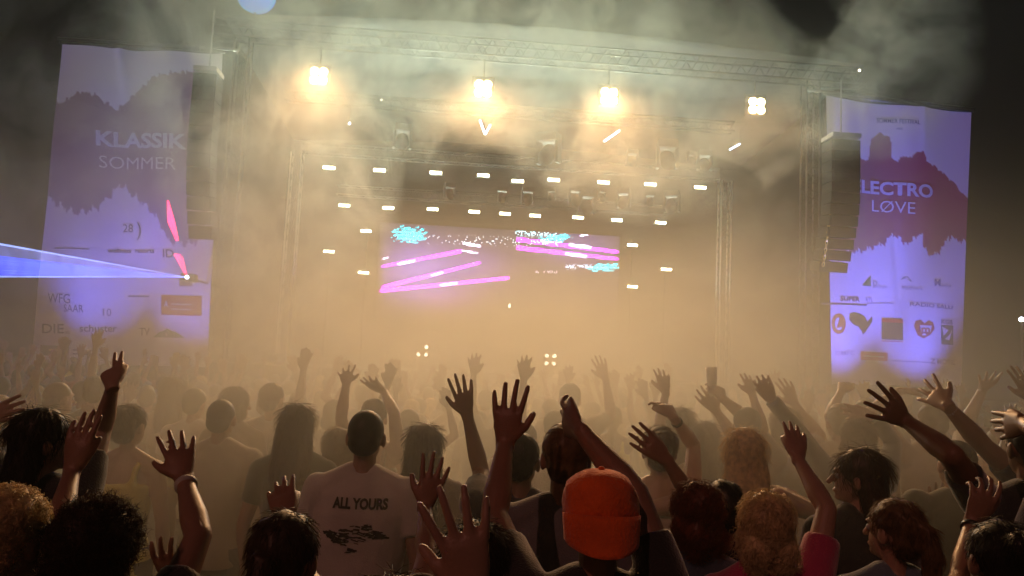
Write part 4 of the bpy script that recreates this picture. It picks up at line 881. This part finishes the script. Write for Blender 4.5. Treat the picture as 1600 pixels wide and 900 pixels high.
A('man in a black t-shirt at the right edge, left arm stretched far out', head=(1612, 702), d=3.1, hair='short', hc='black', tc='black', skin=2, L_=px((1488, 712), (1415, 657), (1361, 621), .05), thL=(.4, 0, 1), poseL='wide')
A('person off the right edge with bare arm and spread fingers slanting up left', head=(1674, 694), d=3.7, hair='short', hc='brown', tc='black', skin=1, L_=px((1536, 696), (1480, 634), (1440, 600), .0), thL=(.5, 0, 1), poseL='wide')
A('person off the right edge with one dark hand high above the others', head=(1690, 690), d=4.3, hair='short', hc='black', tc='grey', skin=2, L_=px((1648, 690), (1611, 626), (1582, 558), .1), thL=-1)
A('person off the right edge holding a dark flat hand level', head=(1712, 752), d=2.6, hair='short', hc='black', tc='black', skin=2, L_=px((1668, 700), (1604, 664), (1548, 664), .3), thL=(0, 0, 1), poseL='flat')
A('person with dark hair in a bun at the bottom right, forearm and hand raised', head=(1560, 880), d=2.2, fem=True, hair='bun', hc='black', tc='black', skin=1, L_=px((1502, 905), (1519, 815), (1556, 738), .3), thL=1, poseL='loose')
A('person in a green t-shirt clapping in front of the right edge group', head=(1492, 728), d=3.9, hair='short', hc='brown', tc='green', L_=px((1450, 838), (1462, 790), (1470, 760), .25), poseL='flat')
A('woman in a pale tank top with dark hair, thin arm bent above her head', head=(1030, 706), d=3.9, fem=True, hair='updo', hc='brown', top='tank', tc='pale', R_=px((1084, 696), (1052, 652), (1026, 616), .1), thR=-1, poseR='loose')
A('man with short hair in the smoke flexing his right arm upward, centre', head=(890, 625), d=6.4, hair='short', hc='brown', tc='tan', R_=px((955, 648), (946, 592), (934, 556), .0), thR=-1)
A('person with both bare hands raised behind the pale t-shirt man', head=(584, 654), d=5.0, fem=True, hair='short', hc='brown', top='tank', tc='tan', L_=px((533, 652), (541, 600), (541, 570), .0), thL=1, R_=px((616, 646), (600, 612), (570, 592), .0), thR=-1, poseL='wide')
A('person in the smoke right of centre, left hand stretched straight up', head=(1062, 668), d=5.2, fem=True, hair='long', hc='brown', tc='pale', L_=px((1030, 668), (1040, 614), (1033, 574), .0), thL=-1)
A('person behind the long blond hair, open hand raised', head=(1166, 668), d=5.1, hair='short', hc='brown', tc='tan', L_=px((1146, 682), (1119, 642), (1094, 610), .0), thL=1, R_=px((1168, 655), (1128, 622), (1116, 592), .0), poseR='loose', thR=-1)
A('person in the smoke with a slim arm raised, hand just right of the blond woman', head=(1226, 668), d=5.3, fem=True, hair='bob', hc='light', tc='white', L_=px((1192, 670), (1176, 618), (1168, 582), .0), thL=-1)
A('person behind the wavy haired one, forearm slanting up left in the smoke', head=(1312, 662), d=5.2, hair='short', hc='light', tc='pale', L_=px((1281, 682), (1243, 634), (1223, 592), .0), thL=-1)
A('person in the smoke before the right banner, right arm curled overhead', head=(1352, 652), d=5.7, fem=True, hair='short', hc='brown', tc='white', L_=px((1296, 650), (1314, 612), (1327, 588), .0), poseL='loose')
A('person with short light hair at the right, arm raised in the smoke', head=(1456, 660), d=5.2, hair='short', hc='light', tc='pale', R_=px((1509, 664), (1536, 608), (1550, 584), .0), thR=1, poseR='wide', L_=('dir', (-.5, .2, .7), (.7, .1, .5), (.9, 0, .1)))
A('person with dark wavy hair left of centre, head turned right', head=(368, 634), d=5.6, fem=True, hair='wavy', hc='brown', tc='brown', hy=-40)
A('man with short hair in a pale shirt behind the dark topped woman', head=(426, 626), d=5.8, hair='short', hc='brown', tc='white', hy=-20)
A('person with rim lit round head at the far left of the crowd', head=(92, 624), d=5.5, hair='buzz', hc='light', tc='tan', hy=-25)
A('person with a dark head left of the yellow tank top', head=(150, 614), d=6.0, hair='short', hc='brown', tc='black')
A('person with long dark hair in front of the left banner', head=(272, 614), d=6.4, fem=True, hair='long', hc='brown', tc='pale')

cp_ = P(1113, 588, 5.15); o = MB().tube([cp_ - Vector((0, 0, .06)), cp_ + Vector((-.01, 0, .06))], [.030, .040], 16).build('plastic_cup', M_CUP, None, cp_, smooth=True)
tag(o, 'clear plastic cup held up in the smoke above the long blond hair', 'cup')
ppl = [o for o in bpy.data.objects if o.name.startswith('person') and o.parent is None]
def who(t): return [o for o in ppl if t in o['label']][0]
band(who('big dark curly'), 1, .86); band(who('left arm stretched'), -1, .84, M_BAND2, 'watch_strap')
band(who('thin arm bent'), 1, .8, M_BAND2); band(who('bare arm and spread'), -1, .85); band(who('dark bun' if False else 'hair in a bun'), -1, .86, M_BAND2)
# print on the back of the pale t-shirt
hp = P(572, 684, 3.5); M_INK = mat('shirt_print', (.03, .035, .03), .8)
def back_y(x, z): return hp.y - .155 * math.sqrt(max(.05, 1 - ((x - hp.x) / .27) ** 2)) - .004
def shirt_text(txt, xc, zc, h, wd, bold, name='printed_lettering'):
    cu_ = bpy.data.curves.new('t', 'FONT'); cu_.body = txt; cu_.offset = bold; cu_.resolution_u = 3; ob = link(bpy.data.objects.new('tmp', cu_)); me = bpy.data.meshes.new_from_object(ob.evaluated_get(bpy.context.evaluated_depsgraph_get())); bpy.data.objects.remove(ob)
    v = np.array([q.co[:2] for q in me.vertices]); v[:, 0] = (v[:, 0] - v[:, 0].min()) / (v[:, 0].max() - v[:, 0].min()) - .5; v[:, 1] = v[:, 1] / .72 - .5
    return v[:, 0] * wd + xc, v[:, 1] * h + zc, me
PRINTS = [shirt_text('ALL YOURS', P(564, 785, 3.4).x, P(564, 785, 3.4).z, .043, .235, .045)]
# ------------------------------------------------------------------ the rest of the crowd: figures built once, then copied
UP = (.12, .05, 1)
def dirs(a): return {
    'none': None, 'up': ('dir', (a * .35, .15, .95), (a * .0, .1, 1), (a * .05, .1, 1)), 'bent': ('dir', (a * .75, .2, .6), (-a * .35, .1, .95), (-a * .3, 0, 1)),
    'fwd': ('dir', (a * .25, .75, .55), (0, .4, .9), (0, .3, 1)), 'wave': ('dir', (a * .6, .1, .75), (a * .35, .1, .95), (a * .1, 0, 1)), 'clap': ('dir', (a * .3, .5, -.1), (-a * .5, .5, .75), (-a * .1, .2, 1))}[a_name]
KINDS = [  # words, female, hair, hair colour, top, colour, left, right
    ('short haired person in %s t-shirt, left hand up', 0, 'short', 'brown', 'tee', 'white', 'up', 'none'), ('long haired person in %s t-shirt', 1, 'long', 'black', 'tee', 'black', 'none', 'none'),
    ('crop haired person in %s t-shirt, right arm up', 0, 'buzz', 'black', 'tee', 'navy', 'none', 'up'), ('fair long haired person in %s tank top waving', 1, 'long', 'blond', 'tank', 'pale', 'wave', 'bent'),
    ('broad person in %s t-shirt, arms down', 0, 'short', 'black', 'tee', 'grey', 'none', 'none'), ('bob haired person in %s t-shirt, left arm up', 1, 'bob', 'brown', 'tee', 'pale', 'up', 'none'),
    ('person in %s t-shirt clapping overhead', 0, 'short', 'light', 'tee', 'tan', 'bent', 'bent'), ('person with pinned hair in %s tank top', 1, 'updo', 'brown', 'tank', 'brown', 'none', 'none'),
    ('brown haired person in %s t-shirt, arms down', 0, 'short', 'brown', 'tee', 'red', 'none', 'none'), ('curly haired person in %s t-shirt, right arm up', 1, 'wavy', 'brown', 'tee', 'sky', 'none', 'wave'),
    ('crop haired person in %s t-shirt, hands before chest', 0, 'buzz', 'brown', 'tee', 'green', 'clap', 'clap'), ('ponytailed person in %s tank top, arm bent up', 1, 'ponytail', 'light', 'tank', 'white', 'none', 'bent')]
USED = set()
taken = [tuple(o.location[:2]) for o in bpy.data.objects if o.name.startswith('person') and o.parent is None]
spots = []; row = 0; y = 5.0
while y < 16.6:
    half = y * .68 + .5; sp_ = .56 + .02 * max(0, y - 5) if y < 9.5 else .80 + .06 * (y - 9.5); x = -half + (row % 2) * sp_ / 2
    while x < half:
        q = (x + R.uniform(-.16, .16), y + R.uniform(-.22, .22))
        if all((q[0] - a) ** 2 + (q[1] - b) ** 2 > .21 for a, b in taken) and not (q[1] < 6.2 and R.random() < .35): spots.append(q)
        x += sp_
    y += .70 if y < 9 else 1.05; row += 1
R.shuffle(spots)
protos = []
def where(x, y):
    u = x / y
    side_ = 'below the left banner' if u < -.36 else 'by the left tower' if u < -.26 else 'left of the screen' if u < -.16 else 'below the screen\'s left' if u < 0 else 'below the screen\'s right' if u < .14 else 'right of the screen' if u < .30 else 'by the right tower' if u < .40 else 'below the right banner'
    return side_, ('near' if y < 7.5 else 'halfway' if y < 10 else 'far off' if y < 13 else 'near stage' if y < 15.5 else 'at stage')
def say(w_, col, x, y): s1, s2 = where(x, y); return '%s, %s, %s' % (w_ % col, s1, s2)
PLAN = []
for i, (x, y) in enumerate(spots):
    k = i % len(KINDS)
    if i < len(KINDS):
        w_, fe, ha, hc, tp, tc, la, ra = KINDS[k]; a_name = la; LL = dirs(-1); a_name = ra; RR = dirs(1)
        lab = say(w_, tc, x, y); USED.add(lab)
        protos.append(person(lab, base=(x, y), scl=.98 if not fe else .93, fem=bool(fe), hair=ha, hc=hc, top=tp, tc=tc, L_=LL, R_=RR, voxel=.0125, dec=.45, hero=False, skin=k % 3, poseL='wide', poseR='open', yaw=0, group='people of the crowd'))
    else: PLAN.append((k, x, y))
# ------------------------------------------------------------------ freeze the modelled meshes
bpy.context.view_layer.update(); dg = bpy.context.evaluated_depsgraph_get(); fro = []
for o, post in JOBS:
    fro.append(bpy.data.meshes.new_from_object(o.evaluated_get(dg), preserve_all_data_layers=False, depsgraph=dg))
for (o, post), me in zip(JOBS, fro):
    old = o.data; mt = old.materials[0]; o.modifiers.clear(); o.data = me; me.name = o.name
    if not len(me.materials): me.materials.append(mt)
    bpy.data.meshes.remove(old)
    if post: post(o)
    o.data.shade_smooth()
# copies
for k, x, y in PLAN:
    w_, fe, ha, hc, tp, tc, la, ra = KINDS[k]; sc_ = R.uniform(.95, 1.06)
    for t in range(14):
        col = R.choice(('black', 'navy', 'grey', 'white', 'tan', 'green', 'denim', 'pale', 'brown', 'red', 'yellow', 'sky')); lab = say(w_, col, x, y)
        if lab not in USED: break
    USED.add(lab)
    r = copy_thing(protos[k], (x, y, 0), math.radians(R.uniform(-24, 24)), sc_, lab); r['group'] = 'people of the crowd'
    sk = R.choice(SK)
    for c in r.children:
        q = TM[col] if c.name.startswith(('t_shirt', 'tank_top')) else sk if c.name.startswith('body') else None
        if q: c.material_slots[0].link = 'OBJECT'; c.material_slots[0].material = q
# print on the shirt: laid on the real cloth surface
from mathutils.bvhtree import BVHTree
sh = [c for c in man.children if c.name.startswith('t_shirt')][0]
bv = BVHTree.FromPolygons([sh.matrix_world @ Vector(0) if False else (Vector(man.location) + v.co) for v in sh.data.vertices], [tuple(p.vertices) for p in sh.data.polygons])
def press(x, z):
    h = bv.ray_cast(Vector((x, 0.5, z)), Vector((0, 1, 0))); return (h[0].y if h[0] else hp.y - .13) - .0035
def press_mesh(me, xs_, zs_, name):
    me.vertices.foreach_set('co', np.array([[x, press(x, z), z] for x, z in zip(xs_, zs_)]).ravel() - np.tile(np.array(man.location), len(xs_))); me.update(); me.materials.clear(); me.materials.append(M_INK)
    o = link(bpy.data.objects.new(name, me)); o.parent = man
for xs_, zs_, me in PRINTS: press_mesh(me, xs_, zs_, 'printed_lettering')
rr = random.Random(4); v = []; f = []      # worn emblem under the words: a wing-like patch of short strokes
c0 = P(556, 838, 3.4)
for i in range(120):
    t = rr.uniform(-1, 1); x = c0.x + t * .125; z = c0.z + .062 * (1 - abs(t)) * rr.uniform(-1, 1) + .02 * math.sin(t * 3) + (.02 if t < -.3 else 0)
    l_ = rr.uniform(.008, .022); h_ = rr.uniform(.0015, .004); a = rr.uniform(-.35, .25); k = len(v)
    for e, g_ in ((-1, -1), (1, -1), (1, 1), (-1, 1)): v.append((x + e * l_ * math.cos(a) - g_ * h_ * math.sin(a), z + e * l_ * math.sin(a) + g_ * h_ * math.cos(a)))
    f.append((k, k + 1, k + 2, k + 3))
me = bpy.data.meshes.new('printed_emblem'); me.from_pydata([(0, 0, 0)] * len(v), [], f); press_mesh(me, [q[0] for q in v], [q[1] for q in v], 'printed_emblem')

for o in bpy.data.objects:
    if o.get('label') and len(o['label'].split()) > 16: print('LONG', len(o['label'].split()), o['label'])

print('CROWD', len(spots))
